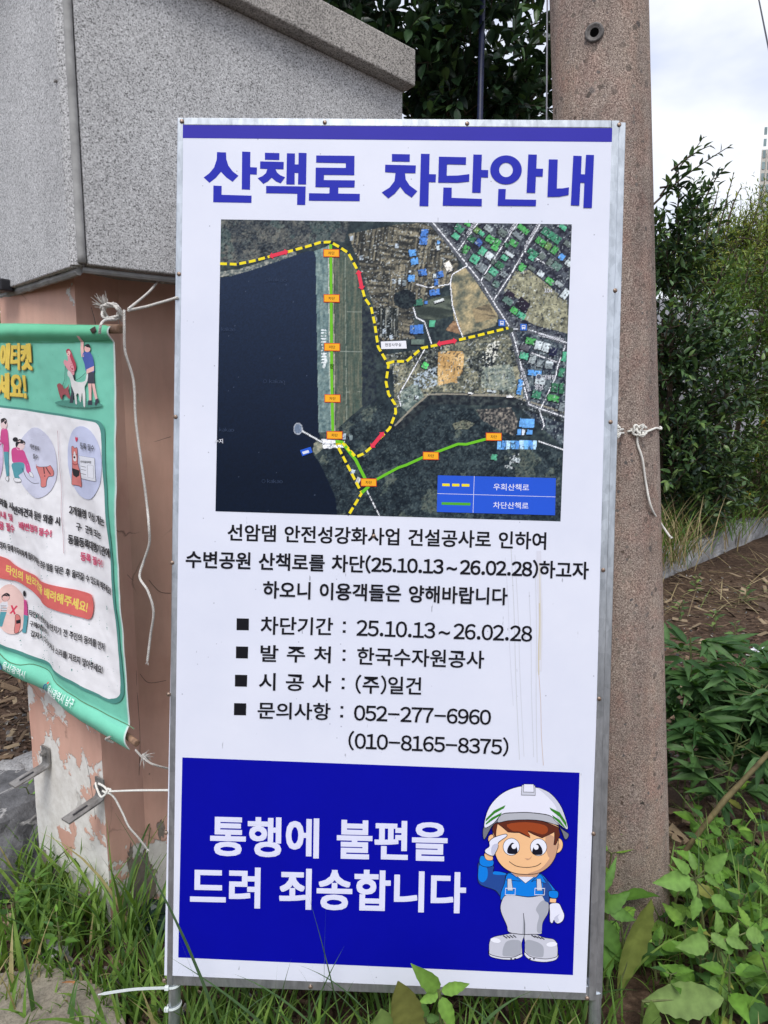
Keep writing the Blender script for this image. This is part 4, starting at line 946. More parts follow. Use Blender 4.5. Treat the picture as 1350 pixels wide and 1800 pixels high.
fine_ = fb(1.7, 1, 71); spk = (town | low | mid | ter) & (fb(2.4, 1, 83) > .80); fill(spk, (70, 80, 84), (206, 212, 212), fine_, .75); spd = (town | low | mid | ter) & (fb(2.6, 1, 91) > .76); fill(spd, (12, 16, 24), al=.55); fsp = (fo | hill) & (fb(2.2, 1, 97) > .74); fill(fsp, (96, 108, 104), al=.35); fsd = (fo | hill) & (fb(2.6, 1, 99) > .72); fill(fsd, (8, 14, 22), al=.5)
# trees beside houses
fill(np.hypot((PX-m2(90, 600)[0])/20, (PY-m2(90, 600)[1])/17) < .85+.3*f3, (10, 18, 28), (40, 50, 54), st(f4))
IM[:] = np.clip(IM*(.86+.26*fine_[..., None]), 0, 255)
lin = np.where(IM/255 <= .04045, IM/255/12.92, ((IM/255+.055)/1.055)**2.4)*1.42
X_ = (PX-675)/FPX; Y_ = -(PY-900)/FPX
R_ = X_[..., None]*RX+Y_[..., None]*UP+FW; T_ = (B_n@(B_O-CAM))/(R_@B_n); PW = CAM+R_*T_[..., None]+B_n*.00125
idx = np.arange(NXM*NYM).reshape(NYM, NXM); fcs = np.stack([idx[1:, :-1], idx[1:, 1:], idx[:-1, 1:], idx[:-1, :-1]], -1).reshape(-1, 4)
mapo = mesh_obj('aerial_map', PW.reshape(-1, 3), fcs, M['map'], board, cols=lin.reshape(-1, 3))
YEL = L(246, 226, 40); RED = L(232, 60, 84); GRE = L(112, 196, 40); ORA = L(250, 178, 40); ORR = L(214, 70, 40); LEG = L(40, 90, 214)
def resam(pts, dash, gap, phase=0):
    P = np.array(pts, float); d = np.r_[0, np.cumsum(np.hypot(*np.diff(P, axis=0).T))]; out = []; s = phase
    while s < d[-1]:
        e = min(s+dash, d[-1]); ss = [s]+[q for q in d if s < q < e]+[e]; out.append([(np.interp(q, d, P[:, 0]), np.interp(q, d, P[:, 1])) for q in ss]); s += dash+gap
    return out
A = Art(BOARD, .0014, 3e-6)
for p_ in ([m1(70, 343), m1(190, 347), m1(300, 325), m1(560, 257), m1(700, 218), m1(790, 190), m1(862, 187), m1(925, 222), m1(990, 265), m1(1058, 390), m1(1095, 535), m1(1110, 590), m1(1155, 655), m1(1182, 780), m1(1205, 940), m1(1272, 1055), m3(1280, 10), m3(1262, 130), m3(1280, 215), m3(1328, 290), m3(1332, 350), m3(1290, 460), m3(1155, 600), m3(1100, 645), m3(1045, 668), m3(960, 572), m3(905, 572), m3(1000, 755), m3(1088, 928), m3(990, 1090)],
           [m1(1275, 1060), m2(10, 1045), m2(100, 1045), m2(210, 950), m2(330, 925), m2(600, 862), m2(832, 805)]):
    A.stroke(p_, 1.0, L(20, 20, 24))
    for q in resam(p_, 12.0, 5.0): A.stroke(q, 4.6, YEL)
A.build('detour_route_line', M['print'], mapo)
A = Art(BOARD, .0019, 4e-6)
A.stroke([m1(865, 205), m1(872, 1100), m3(870, 0), m3(880, 490)], 5, GRE); A.stroke([m3(900, 556), m3(945, 560), m3(1045, 690), m3(1140, 880)], 5.5, GRE); A.stroke([m3(1140, 878), m3(1088, 925)], 5.5, GRE)
A.stroke([m3(1190, 832), m3(1350, 745), m4(100, 725), m4(220, 670), m4(470, 575), m4(530, 577), m4(700, 532)], 4.6, GRE)
for q in resam([m3(950, 568), m3(1040, 668)], 7, 5): A.stroke(q, 4.0, YEL)
A.build('closed_route_line', M['print'], mapo)
def arrow(A, p, q, wd=4.6, hd=8.4, hl=6.5):
    p = np.array(p); q = np.array(q); d = q-p; l = np.linalg.norm(d); d /= l; n_ = np.array([-d[1], d[0]])
    A.poly([p, p+d*hl+n_*hd, p+d*hl+n_*wd, q-d*hl+n_*wd, q-d*hl+n_*hd, q, q-d*hl-n_*hd, q-d*hl-n_*wd, p+d*hl-n_*wd, p+d*hl-n_*hd], RED)
for p_, q_ in ((m1(422, 293), m1(562, 255)), (m1(1062, 388), m1(1092, 534)), (m3(1248, 488), m3(1152, 604)), (m2(316, 922), m2(464, 895))):
    A = Art(BOARD, .0022, 2e-5); arrow(A, p_, q_, 3.2, 6.0, 6.5); A.build('direction_arrow', M['print'], mapo)
for c in (m1(870, 268), m1(872, 593), m1(875, 943), m3(878, 248), m3(893, 512), m3(1138, 851), m4(275, 660), m4(727, 523)):
    A = Art(BOARD, .0024, 2e-5); x, y = c
    A.poly([(x-14, y-7.2), (x+14, y-6.8), (x+14, y+7.2), (x-14, y+6.8)], ORR); A.poly([(x-12.9, y-6.1), (x+12.9, y-5.7), (x+12.9, y+6.1), (x-12.9, y+5.7)], ORA)
    A.text('차단', (x-5.6, y-2.8), (x+5.6, y-2.6), (x+5.6, y+3), (x-5.6, y+2.8), INKBLK, .012); A.build('closure_tag', M['print'], mapo)
A = Art(BOARD, .0020, 2e-5)
A.poly([m1(1225, 903), m2(97, 897), m2(102, 953), m1(1228, 957)], L(238, 240, 248)); A.text('현장사무실', m1(1255, 915), m2(62, 913), m2(62, 938), m1(1255, 940), INKBLK, .012); A.build('site_office_tag', M['print'], mapo)
A = Art(BOARD, .0020, 2e-5)
A.poly([m4(325, 800), m4(1173, 820), m4(1167, 1087), m4(318, 1063)], LEG); A.stroke([m4(587, 806), m4(578, 1070)], .8, WHITE); A.stroke([m4(322, 931), m4(1170, 955)], .8, WHITE)
for x0, x1 in ((357, 410), (428, 480), (497, 552)): A.stroke([m4(x0, 868+(x0-357)*.02), m4(x1, 868+(x1-357)*.02)], 4.6, YEL)
A.stroke([m4(352, 1002), m4(560, 1007)], 4.8, L(84, 172, 48))
A.text('우회산책로', m4(725, 858), m4(981, 864), m4(980, 912), m4(724, 907), WHITE, .012); A.text('차단산책로', m4(724, 990), m4(976, 995), m4(975, 1043), m4(722, 1038), WHITE, .012)
A.build('map_legend', M['print'], mapo)
A = Art(BOARD, .0020, 2e-5); TW = L(226, 228, 236)
def rt(s, p, q, h, col=TW, off=.012):
    p = np.array(p); q = np.array(q); d = (q-p)/np.linalg.norm(q-p); n_ = np.array([d[1], -d[0]])*h; A.text(s, p+n_, q+n_, q, p, col, off)
rt('이음번로', m2(548, 140), m2(605, 50), 6.5); rt('이음번', m2(848, 135), m2(893, 62), 6.5); rt('수암로288번길', m2(962, 235), m2(1060, 68), 6.5); rt('산업로355번길', m2(1045, 862), m2(1222, 908), 6.5); rt('산업로339번길', m4(915, 30), m4(972, 200), 6.0)
rt('104', m2(1088, 550), m2(1148, 552), 7, TW); rt('대원탕', m4(1078, 110), m4(1172, 112), 8); rt('영남', m4(1020, 182), m4(1082, 184), 9); A.ell(*m4(1050, 92), 4.5, 4.5, L(90, 98, 112), 0, TW, .8)
rt('수지', m3(30, 572), m3(92, 570), 8)
for p_, q_ in ((m3(425, 138), m3(537, 140)), (m3(65, 485), m3(170, 487)), (m3(410, 855), m3(520, 857)), (m1(425, 472), m1(550, 474)), (m1(80, 828), m1(180, 830))): rt('kakao', p_, q_, 7, L(52, 66, 92), .0)
for x, y in ((393, 125), (383, 842), (408, 460)): A.ring(*(m3(x, y) if y != 460 else m1(x, y)), 3.2, 3.2, 2.6, 2.6, L(52, 66, 92), 20)
for c in (m2(785, 770), m2(941, 800)):
    x, y = c; A.poly([(x-5.8, y-5.8), (x+5.8, y-5.6), (x+5.8, y+5.8), (x-5.8, y+5.6)], L(60, 110, 200)); A.poly([(x-3.2, y-3.5), (x+3.2, y-3.5), (x+3.2, y+2.6), (x-3.2, y+2.6)], TW); A.poly([(x-2.2, y-2.2), (x+2.2, y-2.2), (x+2.2, y-.2), (x-2.2, y-.2)], L(60, 110, 200)); A.poly([(x-2.6, y+2.6), (x-1, y+2.6), (x-1, y+4), (x-2.6, y+4)], TW); A.poly([(x+1, y+2.6), (x+2.6, y+2.6), (x+2.6, y+4), (x+1, y+4)], TW)
A.poly([m3(645, 620), m3(722, 595), m3(735, 635), m3(662, 663)], L(40, 92, 206)); A.poly([m3(660, 632), m3(705, 618), m3(712, 636), m3(668, 650)], L(220, 226, 240))
A.build('map_place_names', M['print'], mapo)
# ------------------------------------------------------------------ fabric banner on the pillar
BNR_d = np.array([cos(radians(143.5)), sin(radians(143.5)), 0]); nB = np.array([BNR_d[1]*-1, BNR_d[0], 0])
if nB[1] > 0: nB = -nB
BN0 = K0+nB*.075
class Cloth(Flat):
    def at(s, px, py, h):
        p = s.hit(px, py); x = float((p-BN0)@(-BNR_d)); z = float(p[2])
        f = .005*sin(x*19+z*2.2+.6)*(.4+.6*min(1, max(0, (1.62-z)/.25)))+.006*fbm(x*2.2, z*1.4, 3, 3, 4)+.005*sin(z*9+x*16)+.0035*fbm(x, z, 3, 14, 8)
        f -= .011*math.exp(-((x+.13+.03*(z-1.1))/.05)**2)*min(1, max(0, (1.5-z)/.2))
        yb = float(np.interp(px, [-240, 0, 61, 133, 237], [899, 1140, 1172, 1222, 1281])); ye = float(np.interp(px, [-240, 0, 61, 133, 226], [920, 1172, 1209, 1260, 1319]))
        tb_ = (py-yb)/(ye-yb); tt_ = (py-568)/33.
        if 0 < tb_ < 1: f += .013*sin(pi*tb_)
        if 0 < tt_ < 1: f += .014*sin(pi*tt_)
        return p+nB*(h+f)
CL = Cloth(BN0, nB)
banner = thing('banner', 'green and white fabric dog etiquette banner hanging on wooden rods across the salmon pillar', 'banner', tuple(CL.hit(100, 900)*np.array([1, 1, 0])+np.array([0, 0, .6])))
GRN_ = L(124, 208, 182); GRL = L(124, 208, 184); GRDK = L(100, 190, 148)
# cloth sheet grid
NXB, NYB = 130, 220
def edge(tbl, y): return float(np.interp(y, [q[1] for q in tbl], [q[0] for q in tbl]))
RE = [(198, 575), (203, 691), (213, 840), (220, 960), (229, 1110), (237, 1281), (239, 1290)]
bv = []; bc = []; bf = []
def bot(x): return float(np.interp(x, [-240, 0, 61, 133, 226], [920, 1172, 1209, 1260, 1319]))
for j in range(NYB+1):
    for i in range(NXB+1):
        u = i/NXB; v = j/NYB; x = -230+u*432; y0 = 568+.02*max(0, x)+(x*.012 if x < 0 else 0); yy = y0+(bot(-230+u*456)-y0)*v
        xr = np.interp(v, [0, 1], [199, 228])+5*sin(v*pi)*-.4; x = -230+u*(xr+230); yy = y0+(bot(x)-y0)*v
        bv.append(CL.at(x, yy, 0)); 
        g_ = np.array(GRN_)
        if yy < 602: g_ = np.array(GRDK)*1.0
        if yy > bot(x)-36: g_ = np.array(L(128, 216, 186))
        if u > .993: g_ = np.array(L(232, 236, 236))
        bc.append(g_)
for j in range(NYB):
    for i in range(NXB): a = j*(NXB+1)+i; bf.append((a, a+NXB+1, a+NXB+2, a+1))
m, t, p, o = new_mat('banner_sheet'); a_ = nd(t, 'ShaderNodeVertexColor', layer_name='Col'); vv = objco(t)
wv = noise_n(t, vv, 7, 5, .6); g_ = ramp(t, wv, [(.3, .86), (.7, 1.02)]); sp = voro(t, vv, 60); dk = ramp(t, sp, [(.03, .35), (.06, 1.)])
c = mixc(t, 1., mixc(t, 1., a_.outputs[0], g_, 'MULTIPLY'), dk, 'MULTIPLY'); setb(t, p, c, .55, 0, .35)
bump(t, p, noise_n(t, objco(t, (1, 1, .5)), 26, 4, .55), .25, .006); M['sheet'] = m
sheet = mesh_obj('cloth', bv, bf, M['sheet'], banner, cols=bc, smooth=True)
sm_ = sheet.modifiers.new('thick', 'SOLIDIFY'); sm_.thickness = .0012; sm_.offset = -1
# rods and sleeves
def rod(name, pA, pB, r, sl):
    mb = MB(); a = CL.at(*pA, -.013); b = CL.at(*pB, -.013); a = a-nB*(.03 if pA[1] > 800 else .008); d = (b-a)/np.linalg.norm(b-a)
    mb.tube([a, b, b+d*.001], [r, r, r*.7], 14); ro = mb.build(name, M['wood'], banner, smooth=False)
    return ro
    mb = MB(); pts = [a+(b-a)*q for q in np.linspace(0, sl, 30)]; mb.tube(pts, [r+.0045+.0012*fbm(q*9, 1, 3) for q in np.linspace(0, 1, 30)], 16, cap=False)
    so_ = mesh_obj('rod_sleeve', mb.v, mb.f, M['sheet'], banner, cols=[L(118, 208, 178) if name == 'bottom' else GRDK]*len(mb.v), smooth=True); return ro
rod('wooden_rod', (-230, 583), (211, 578), .0095, .955)
rod('wooden_rod', (140, 1250), (238, 1308), .0075, .975)
# printing
A = Art(CL, .0022, 1.2e-4, 5)
A.poly([tuple(q) for q in catmull([(-230, 700), (-100, 702), (0, 712), (90, 725), (165, 737), (180, 741), (188, 752), (190, 775), (195, 850), (203, 960), (212, 1110), (219, 1205), (216, 1226), (205, 1236), (188, 1232), (110, 1190), (0, 1132), (-100, 1074), (-230, 980)], 3, True)], L(84, 150, 140))
PW_ = [tuple(q) for q in catmull([(-230, 708), (-100, 708), (0, 716), (90, 729), (160, 740), (176, 745), (182, 757), (184, 780), (190, 850), (198, 960), (207, 1110), (212, 1205), (208, 1224), (196, 1228), (182, 1224), (110, 1184), (0, 1126), (-100, 1066), (-230, 975)], 3, True)]
A.poly(PW_, L(246, 245, 248)); A.build('printed_panel', M['cloth'], sheet)
A = Art(CL, .0034, 2e-5, 6); YB = L(238, 208, 92); BKT = L(52, 50, 54); PKT = L(214, 82, 118)
SHD = L(150, 130, 70)
for dx, dy, c_ in ((1.0, 1.2, SHD), (0, 0, YB)):
    A.text('에티켓', (1+dx, 604+dy), (58+dx, 605+dy), (58+dx, 650+dy), (1+dx, 648+dy), c_, .035); A.text('주세요!', (-22+dx, 656+dy), (46+dx, 657+dy), (46+dx, 703+dy), (-22+dx, 697+dy), c_, .035)
A.text('펫', (-22, 603), (-4, 604), (-4, 648), (-22, 647), YB, .035)
T = A.text
T('동반 외출 시', (-20, 868), (26, 883), (26, 897), (-20, 881), BKT, .028); T('2m 이내 및', (-24, 890), (24, 904), (24, 917), (-24, 902), PKT, .028); T('목줄 착용 필수', (-30, 909), (26, 922), (26, 937), (-30, 923), PKT, .028)
T('반려견과 동반 외출 시', (28, 888), (105, 909), (105, 924), (28, 903), BKT, .028); T('배변봉투 필수!', (35.5, 916), (94.5, 931), (94.5, 944), (35.5, 930), PKT, .028)
T('2개월령 이상 개는', (120, 888), (194, 908), (194, 924), (120, 903), BKT, .028); T('구·군청 또는', (132.5, 918), (184, 933), (184, 947), (132.5, 932), BKT, .028); T('동물등록대행기관에', (119, 939), (200, 963), (200, 980), (119, 955), BKT, .028); T('등록 필수!', (140, 970), (183.5, 983), (183.5, 998), (140, 985), PKT, .028)
T('정자 등에 부득이하게 들어가야하는 경우 발을', (1, 951), (101, 991), (101, 1004), (1, 963), BKT, .024); T('닦은 후 올라갈 수 있도록 해주세요!', (104, 992), (203, 1031), (203, 1045), (104, 1005), BKT, .024)
A.blob([(-30, 968), (10, 981), (33, 998), (80, 1019), (149, 1042), (160, 1052), (162, 1072), (157, 1088), (140, 1084), (80, 1058), (33, 1024), (10, 1018), (-30, 1000)], L(226, 112, 108), None, 1, 4)
T('타인의 반려견을 배려해주세요!', (11, 992), (152, 1060), (151, 1078), (11, 1007), L(246, 220, 110), .03)
T('타인의 반려견을 만지기 전 주인의 동의를 먼저', (48, 1072), (183.5, 1131), (183.5, 1145), (48, 1083), BKT, .024); T('구해야합니다!', (50, 1091), (88, 1106), (88, 1118), (50, 1101), BKT, .024); T('갑자기 다가가거나 소리를 지르지 말아주세요!', (52, 1108), (182, 1171), (182, 1185), (52, 1119), BKT, .024)
T('울산광역시', (21, 1158), (52, 1178), (52, 1190), (21, 1171), L(230, 244, 240), .012); T('울산광역시 남구', (93, 1201), (140, 1227), (140, 1241), (93, 1215), L(230, 244, 240), .012)
A.blob([(13, 1157), (17, 1164), (19, 1171), (14, 1173), (9, 1169), (11, 1163)], L(70, 130, 196)); A.blob([(12, 1163), (16, 1166), (16, 1171), (12, 1170)], L(220, 236, 244))
A.stroke([(79, 1210), (82, 1203), (86, 1201), (88, 1208), (84, 1212), (89, 1214)], 2.4, L(44, 72, 150)); A.ell(89, 1199, 2, 2, L(220, 90, 80))
A.stroke([(102, 757), (107, 850), (108, 900), (115, 972)], .7, L(190, 150, 158))
A.text('배변봉투', (52, 779), (71, 785), (71, 794), (52, 788), BKT, .012); A.text('필수', (58, 797), (69, 799), (69, 808), (58, 806), BKT, .012); A.text('등록 필수', (149, 777), (175, 782), (175, 793), (149, 789), BKT, .012)
A.build('printed_lettering', M['cloth'], sheet)
# illustrations
A = Art(CL, .0032, 3e-5, 6)
def b2_(x, y): return (x/4.09, 520+y/4.09)
def b3_(x, y): return (x/3.75, 860+y/3.75)
def P2(*p): return [b2_(*q) for q in p]
SKN = L(240, 190, 184); NAV = L(62, 66, 78); K_ = L(40, 38, 44)
A.ell(*b2_(578, 778), 180/4.09, 26/4.09, L(84, 150, 134), .05)
A.blob(P2((485,390),(510,385),(545,450),(565,500),(560,540),(530,545),(515,470),(490,420)), L(176, 64, 84), None, 1, 3)
A.blob(P2((490,400),(512,430),(530,470),(550,520),(552,570),(520,575),(505,540),(470,490),(475,460),(500,470),(495,430)), L(228, 156, 166), None, 1, 3)
A.ell(*b2_(503, 415), 14/4.09, 20/4.09, SKN)
A.poly(P2((515,570),(555,570),(550,690),(545,770),(515,770),(530,700)), NAV)
A.poly(P2((595,290),(612,295),(616,370),(620,440),(602,440),(596,370)), SKN); A.blob(P2((615,410),(650,400),(675,440),(688,510),(690,550),(640,550),(625,490),(612,450)), L(76, 96, 172), None, 1, 3)
A.ell(*b2_(640, 380), 19/4.09, 26/4.09, SKN); A.blob(P2((625,352),(650,348),(660,375),(648,372),(630,366)), K_, None, 1, 3)
A.poly(P2((645,550),(692,550),(702,632),(654,630)), NAV); A.poly(P2((655,632),(680,632),(684,760),(668,760)), SKN); A.poly(P2((682,632),(702,632),(725,740),(712,750)), SKN); A.poly(P2((662,752),(688,752),(690,785),(660,784)), NAV); A.poly(P2((712,745),(730,735),(734,760),(716,792),(708,780)), NAV)
A.poly(P2((640,530),(688,505),(690,540),(640,562)), SKN); A.stroke(P2((635,555),(600,590),(570,608)), .7, K_); A.stroke(P2((482,505),(475,600),(455,660)), .6, K_)
WD = L(226, 226, 224)
A.blob(P2((497,545),(515,538),(540,570),(555,610),(600,622),(635,610),(640,570),(652,560),(652,610),(630,655),(638,700),(645,790),(632,795),(620,715),(615,700),(610,760),(600,758),(590,705),(572,712),(578,775),(562,775),(555,700),(530,650),(515,590),(500,575)), WD, None, 1, 2)
A.blob(P2((420,640),(440,628),(462,650),(470,670),(500,650),(510,630),(505,680),(525,735),(505,735),(480,710),(460,715),(452,750),(440,725),(430,690),(425,665)), L(158, 84, 88), None, 1, 2)
# oval scenes
A.ell(*b2_(265, 1200), 140/4.09, 255/4.09, L(214, 216, 236), -.1); A.ell(*b2_(625, 1200), 140/4.09, 265/4.09, L(206, 212, 240), -.1); A.ell(*b2_(-40, 1150), 80/4.09, 200/4.09, L(226, 206, 236), 0)
PK = L(214, 84, 148); TL_ = L(92, 164, 176)
for ox, oy in ((0, 0),):
    A.blob(P2((28,960),(60,955),(75,1020),(80,1120),(45,1120),(40,1060),(10,1085),(0,1075),(20,1030)), PK, None, 1, 3); A.ell(*b2_(42, 925), 22/4.09, 36/4.09, L(240, 214, 214)); A.blob(P2((22,890),(45,878),(60,895),(55,925),(40,905),(28,915)), K_, None, 1, 3); A.poly(P2((46,1120),(78,1120),(80,1290),(62,1300),(50,1200)), TL_); A.blob(P2((60,1300),(76,1300),(75,1330),(55,1318)), L(236, 236, 240), K_, .5, 3)
A.blob(P2((100,1100),(130,1090),(165,1115),(180,1160),(215,1250),(210,1280),(185,1262),(165,1200),(110,1200),(98,1150)), PK, None, 1, 3); A.ell(*b2_(145, 1075), 26/4.09, 36/4.09, L(240, 214, 214)); A.blob(P2((118,1060),(140,1030),(170,1048),(170,1070),(140,1060),(125,1090)), K_, None, 1, 3); A.ell(*b2_(115, 1032), 14/4.09, 16/4.09, K_)
A.blob(P2((102,1205),(165,1200),(168,1260),(140,1290),(150,1310),(120,1312),(108,1260)), TL_, None, 1, 3); A.blob(P2((205,1265),(230,1275),(245,1305),(215,1295)), L(238, 238, 242), K_, .5, 3); A.blob(P2((112,1310),(150,1312),(158,1335),(120,1335)), L(238, 238, 242), K_, .5, 3)
A.stroke([tuple(q) for q in catmull(P2((160,1240), (190, 1310), (240, 1345), (290, 1345)), 5)], .6, K_)
DG = L(222, 132, 128)
A.blob(P2((262,1225),(290,1230),(340,1228),(360,1220),(382,1260),(378,1295),(350,1300),(338,1330),(335,1370),(305,1370),(300,1320),(280,1270)), DG, K_, .6, 3); A.stroke(P2((315,1232), (325, 1300)), 1.4, K_); A.stroke(P2((330,1232), (362, 1285)), 1.4, K_); A.stroke(P2((275,1235), (258, 1210), (262, 1240)), .9, DG)
A.blob(P2((525,1090),(540,1082),(555,1095),(575,1090),(580,1130),(578,1200),(600,1280),(600,1370),(575,1365),(540,1360),(515,1350),(522,1260),(525,1180)), DG, K_, .7, 3); A.blob(P2((540,1140),(550,1115),(562,1140),(566,1180),(548,1190),(536,1175)), L(238, 232, 234)); A.ell(*b2_(548, 1160), 9/4.09, 8/4.09, K_); A.ell(*b2_(537, 1140), 4/4.09, 4/4.09, K_); A.ell(*b2_(566, 1140), 4/4.09, 4/4.09, K_); A.poly(P2((522,1238),(592,1255),(590,1290),(560,1305),(530,1290)), K_); A.stroke(P2((528,1205), (552, 1215), (582, 1205)), 1.2, L(150, 60, 60))
A.outl(P2((590,1148),(715,1165),(724,1332),(606,1312)), L(232, 234, 242), K_, .5); A.outl(P2((660,1215),(706,1218),(710,1310),(662,1302)), L(236, 238, 246), K_, .4)
for yy in (1222, 1245, 1275): A.stroke(P2((604, yy), (648, yy+8)), .6, K_)
A.text('반려동물등록증', b2_(604, 1182), b2_(690, 1186), b2_(690, 1204), b2_(604, 1200), BKT, .012)
A.blob(P2((572,1048),(562,1025),(568,1012),(574,1020),(582,1014),(584,1028)), L(226, 70, 100), None, 1, 3)
A.ell(*b3_(75, 790), 80/3.75, 165/3.75, L(244, 208, 200), -.15)
def P3(*p): return [b3_(*q) for q in p]
A.blob(P3((30,740),(55,745),(70,820),(60,822),(52,800),(25,800),(5,780)), L(230, 230, 236), None, 1, 3); 
for k in range(3): A.stroke(P3((24, 765+k*14), (54, 768+k*14)), .9, K_)
A.ell(*b3_(45, 712), 18/3.75, 24/3.75, L(236, 186, 180), 0, K_, .4); A.blob(P3((26,700),(45,682),(64,698),(55,708),(40,702),(30,715)), K_, None, 1, 3); A.poly(P3((24,802),(54,806),(38,900),(14,895)), TL_); A.poly(P3((142,730),(160,735),(168,838),(142,830)), PK); A.poly(P3((142,830),(170,838),(160,950),(138,945)), TL_); A.ell(*b3_(147, 690), 9/3.75, 20/3.75, K_)
A.stroke(P3((75, 765), (95, 825)), 2.4, L(226, 70, 100)); A.stroke(P3((103, 770), (72, 818)), 2.4, L(226, 70, 100)); A.blob(P3((98,830),(118,835),(125,880),(120,940),(100,945),(98,890)), DG, K_, .5, 3); A.poly(P3((102,865),(124,860),(124,885),(104,888)), K_)
A.build('printed_illustrations', M['cloth'], sheet)
# stitch lines, eyelet
A = Art(CL, .0016, 1e-4, 6)
A.stroke([tuple(q) for q in catmull([(-230, 596), (0, 601), (100, 602), (198, 598)], 8)], .8, L(70, 150, 110)); A.stroke([tuple(q) for q in catmull([(-230, 905), (0, 1140), (61, 1172), (133, 1222), (236, 1281)], 8)], 1.0, L(92, 130, 96)); A.build('stitching', M['cloth'], sheet)
A = Art(CL, .0024, 1e-4, 6); A.poly([(168, 580), (174, 574), (180, 581), (174, 588)], L(52, 34, 28)); A.build('eyelet', M['cloth'], sheet)

# ------------------------------------------------------------------ ropes and ties
def W3(px, py, y): return at_y(px, py, y)
kn = CL.at(214, 551, .02); ky = kn[1]
mb = MB()
rope(mb, [W3(288, 478, 1.78), W3(262, 510, 1.70), W3(226, 543, ky)], .0032)
rope(mb, [W3(225, 546, ky), W3(262, 538, 1.56), W3(312, 523, 1.50)], .0036)
rope(mb, [W3(218, 545, ky-.01), W3(219, 575, ky-.012), W3(222, 620, ky), W3(232, 670, ky+.01), W3(240, 740, ky+.02), W3(250, 830, ky+.02), W3(258, 890, ky+.015), W3(264, 925, ky), W3(263, 955, ky+.01), W3(250, 985, ky+.02), W3(247, 1010, ky+.02), W3(262, 1040, ky), W3(271, 1075, ky), W3(266, 1115, ky+.02), W3(259, 1162, ky+.02)], .0032)
rope(mb, [W3(175, 586, ky-.05), W3(179, 572, ky-.055), W3(190, 565, ky-.04), W3(206, 562, ky-.01), W3(214, 552, ky)], .0032)
for _ in range(5):
    a = np.random.rand()*6; q = [kn+np.array([.016*cos(a+s), -.012+.01*sin(s*2+a), .014*sin(a+s)]) for s in np.linspace(0, 4.6, 7)]; rope(mb, q, .0031)
rope(mb, [W3(286, 480, 1.78), W3(283, 486, 1.77), W3(289, 492, 1.77), W3(284, 498, 1.77)], .003)
ro1 = mb.build('rope', M['rope'], smooth=True, origin=tuple(kn)); tag(ro1, 'frayed white rope knotted at the banner corner, its long tail dangling down the column', 'rope')
mb = MB(); frayed(mb, kn+np.array([-.012, -.005, .008]), (-.5, -.2, .85), 46, .030, .0009, .9); frayed(mb, kn+np.array([.012, -.01, -.008]), (.5, -.2, -.2), 14, .022, .0008, .6); frayed(mb, W3(259, 1162, ky+.02), (0, 0, -1), 10, .008, .0009, .7)
mb.build('frayed_end', M['rope_grey'], ro1)
P = on_vplane(181, 1382, K0, dL); mb = MB(); y_ = P[1]-.03
rope(mb, [W3(168, 1376, y_+.02), W3(172, 1388, y_), W3(180, 1398, y_-.015), W3(188, 1393, y_-.02), W3(184, 1384, y_-.01), W3(173, 1377, y_)], .0034)
rope(mb, [W3(180, 1390, y_-.01), W3(190, 1396, y_-.02), W3(196, 1388, y_-.02), W3(188, 1386, y_-.015)], .0034)
rope(mb, [W3(192, 1391, y_-.02), W3(240, 1390, 1.60), W3(298, 1389, 1.46)], .0031)
rope(mb, [W3(190, 1393, y_-.02), W3(202, 1402, y_-.02), W3(214, 1428, y_-.02), W3(228, 1456, y_-.02), W3(243, 1472, y_-.01), W3(258, 1492, y_)], .0030)
ro2 = tag(mb.build('rope', M['rope_white'], smooth=True, origin=tuple(P)), 'white rope tied to the steel bracket and pulled tight to the notice board edge', 'rope')
mb = MB(); frayed(mb, W3(258, 1492, y_), (.4, 0, -.8), 8, .01, .0009, .5); mb.build('frayed_end', M['rope_white'], ro2)
# bottom rod rope
mb = MB(); e = CL.at(238, 1318, 0); rope(mb, [CL.at(203, 1304, .004), CL.at(200, 1296, .012), CL.at(206, 1290, .006)], .003); rope(mb, [e, W3(252, 1330, e[1]-.02), W3(270, 1340, e[1]-.05), W3(300, 1352, 1.5)], .0028)
frayed(mb, W3(250, 1326, e[1]-.02), (.8, -.2, -.4), 22, .028, .0009, .6)
tag(mb.build('rope', M['rope_grey'], origin=tuple(e)), 'grey fraying rope at the lower rod end of the banner', 'rope')
# rope round the utility pole
def pr(px, py, off=.004): 
    q = pole_hit(px, py, off); return q
mb = MB(); zt = pr(1120, 757)[2]
kk = pr(1123, 757, .006)
ring_ = []
c = pole_axis(zt)
e0 = BOARD.at(1084, 757, -.02)
rope(mb, [e0, pr(1095, 756, .006), pr(1110, 754, .005), kk], .0032); rope(mb, [e0, pr(1094, 760, .006), pr(1108, 759, .005), kk], .0032)
a0 = atan2(kk[1]-c[1], kk[0]-c[0]); ring_ = [np.array([c[0]+(pole_r(zt)+.004)*cos(a0+s), c[1]+(pole_r(zt)+.004)*sin(a0+s), zt+.004*sin(s)]) for s in np.linspace(0, pi*1.55, 26)]
rope(mb, ring_, .0034)
for s in (0, .009, -.008):
    q = [kk+np.array([s+.009*cos(t_), -.005, .012*sin(t_)]) for t_ in np.linspace(.5, 6, 8)]; rope(mb, q, .0034)
rope(mb, [kk, pr(1124, 775, .006), pr(1128, 810, .005), pr(1135, 850, .005), pr(1146, 893, .006), W3(1161, 923, 1.80), W3(1178, 944, 1.80)], .0034)
for s in (0, .008): 
    q = [BOARD.at(1083, 757, -.02)+np.array([.004+s*.5+.006*cos(t_), -.002, .012*sin(t_)]) for t_ in np.linspace(.5, 6, 8)]; rope(mb, q, .0032)
ro3 = tag(mb.build('rope', M['rope_white'], smooth=True, origin=tuple(kk)), 'clean white rope lashing the board to the concrete pole, tail hanging', 'rope')
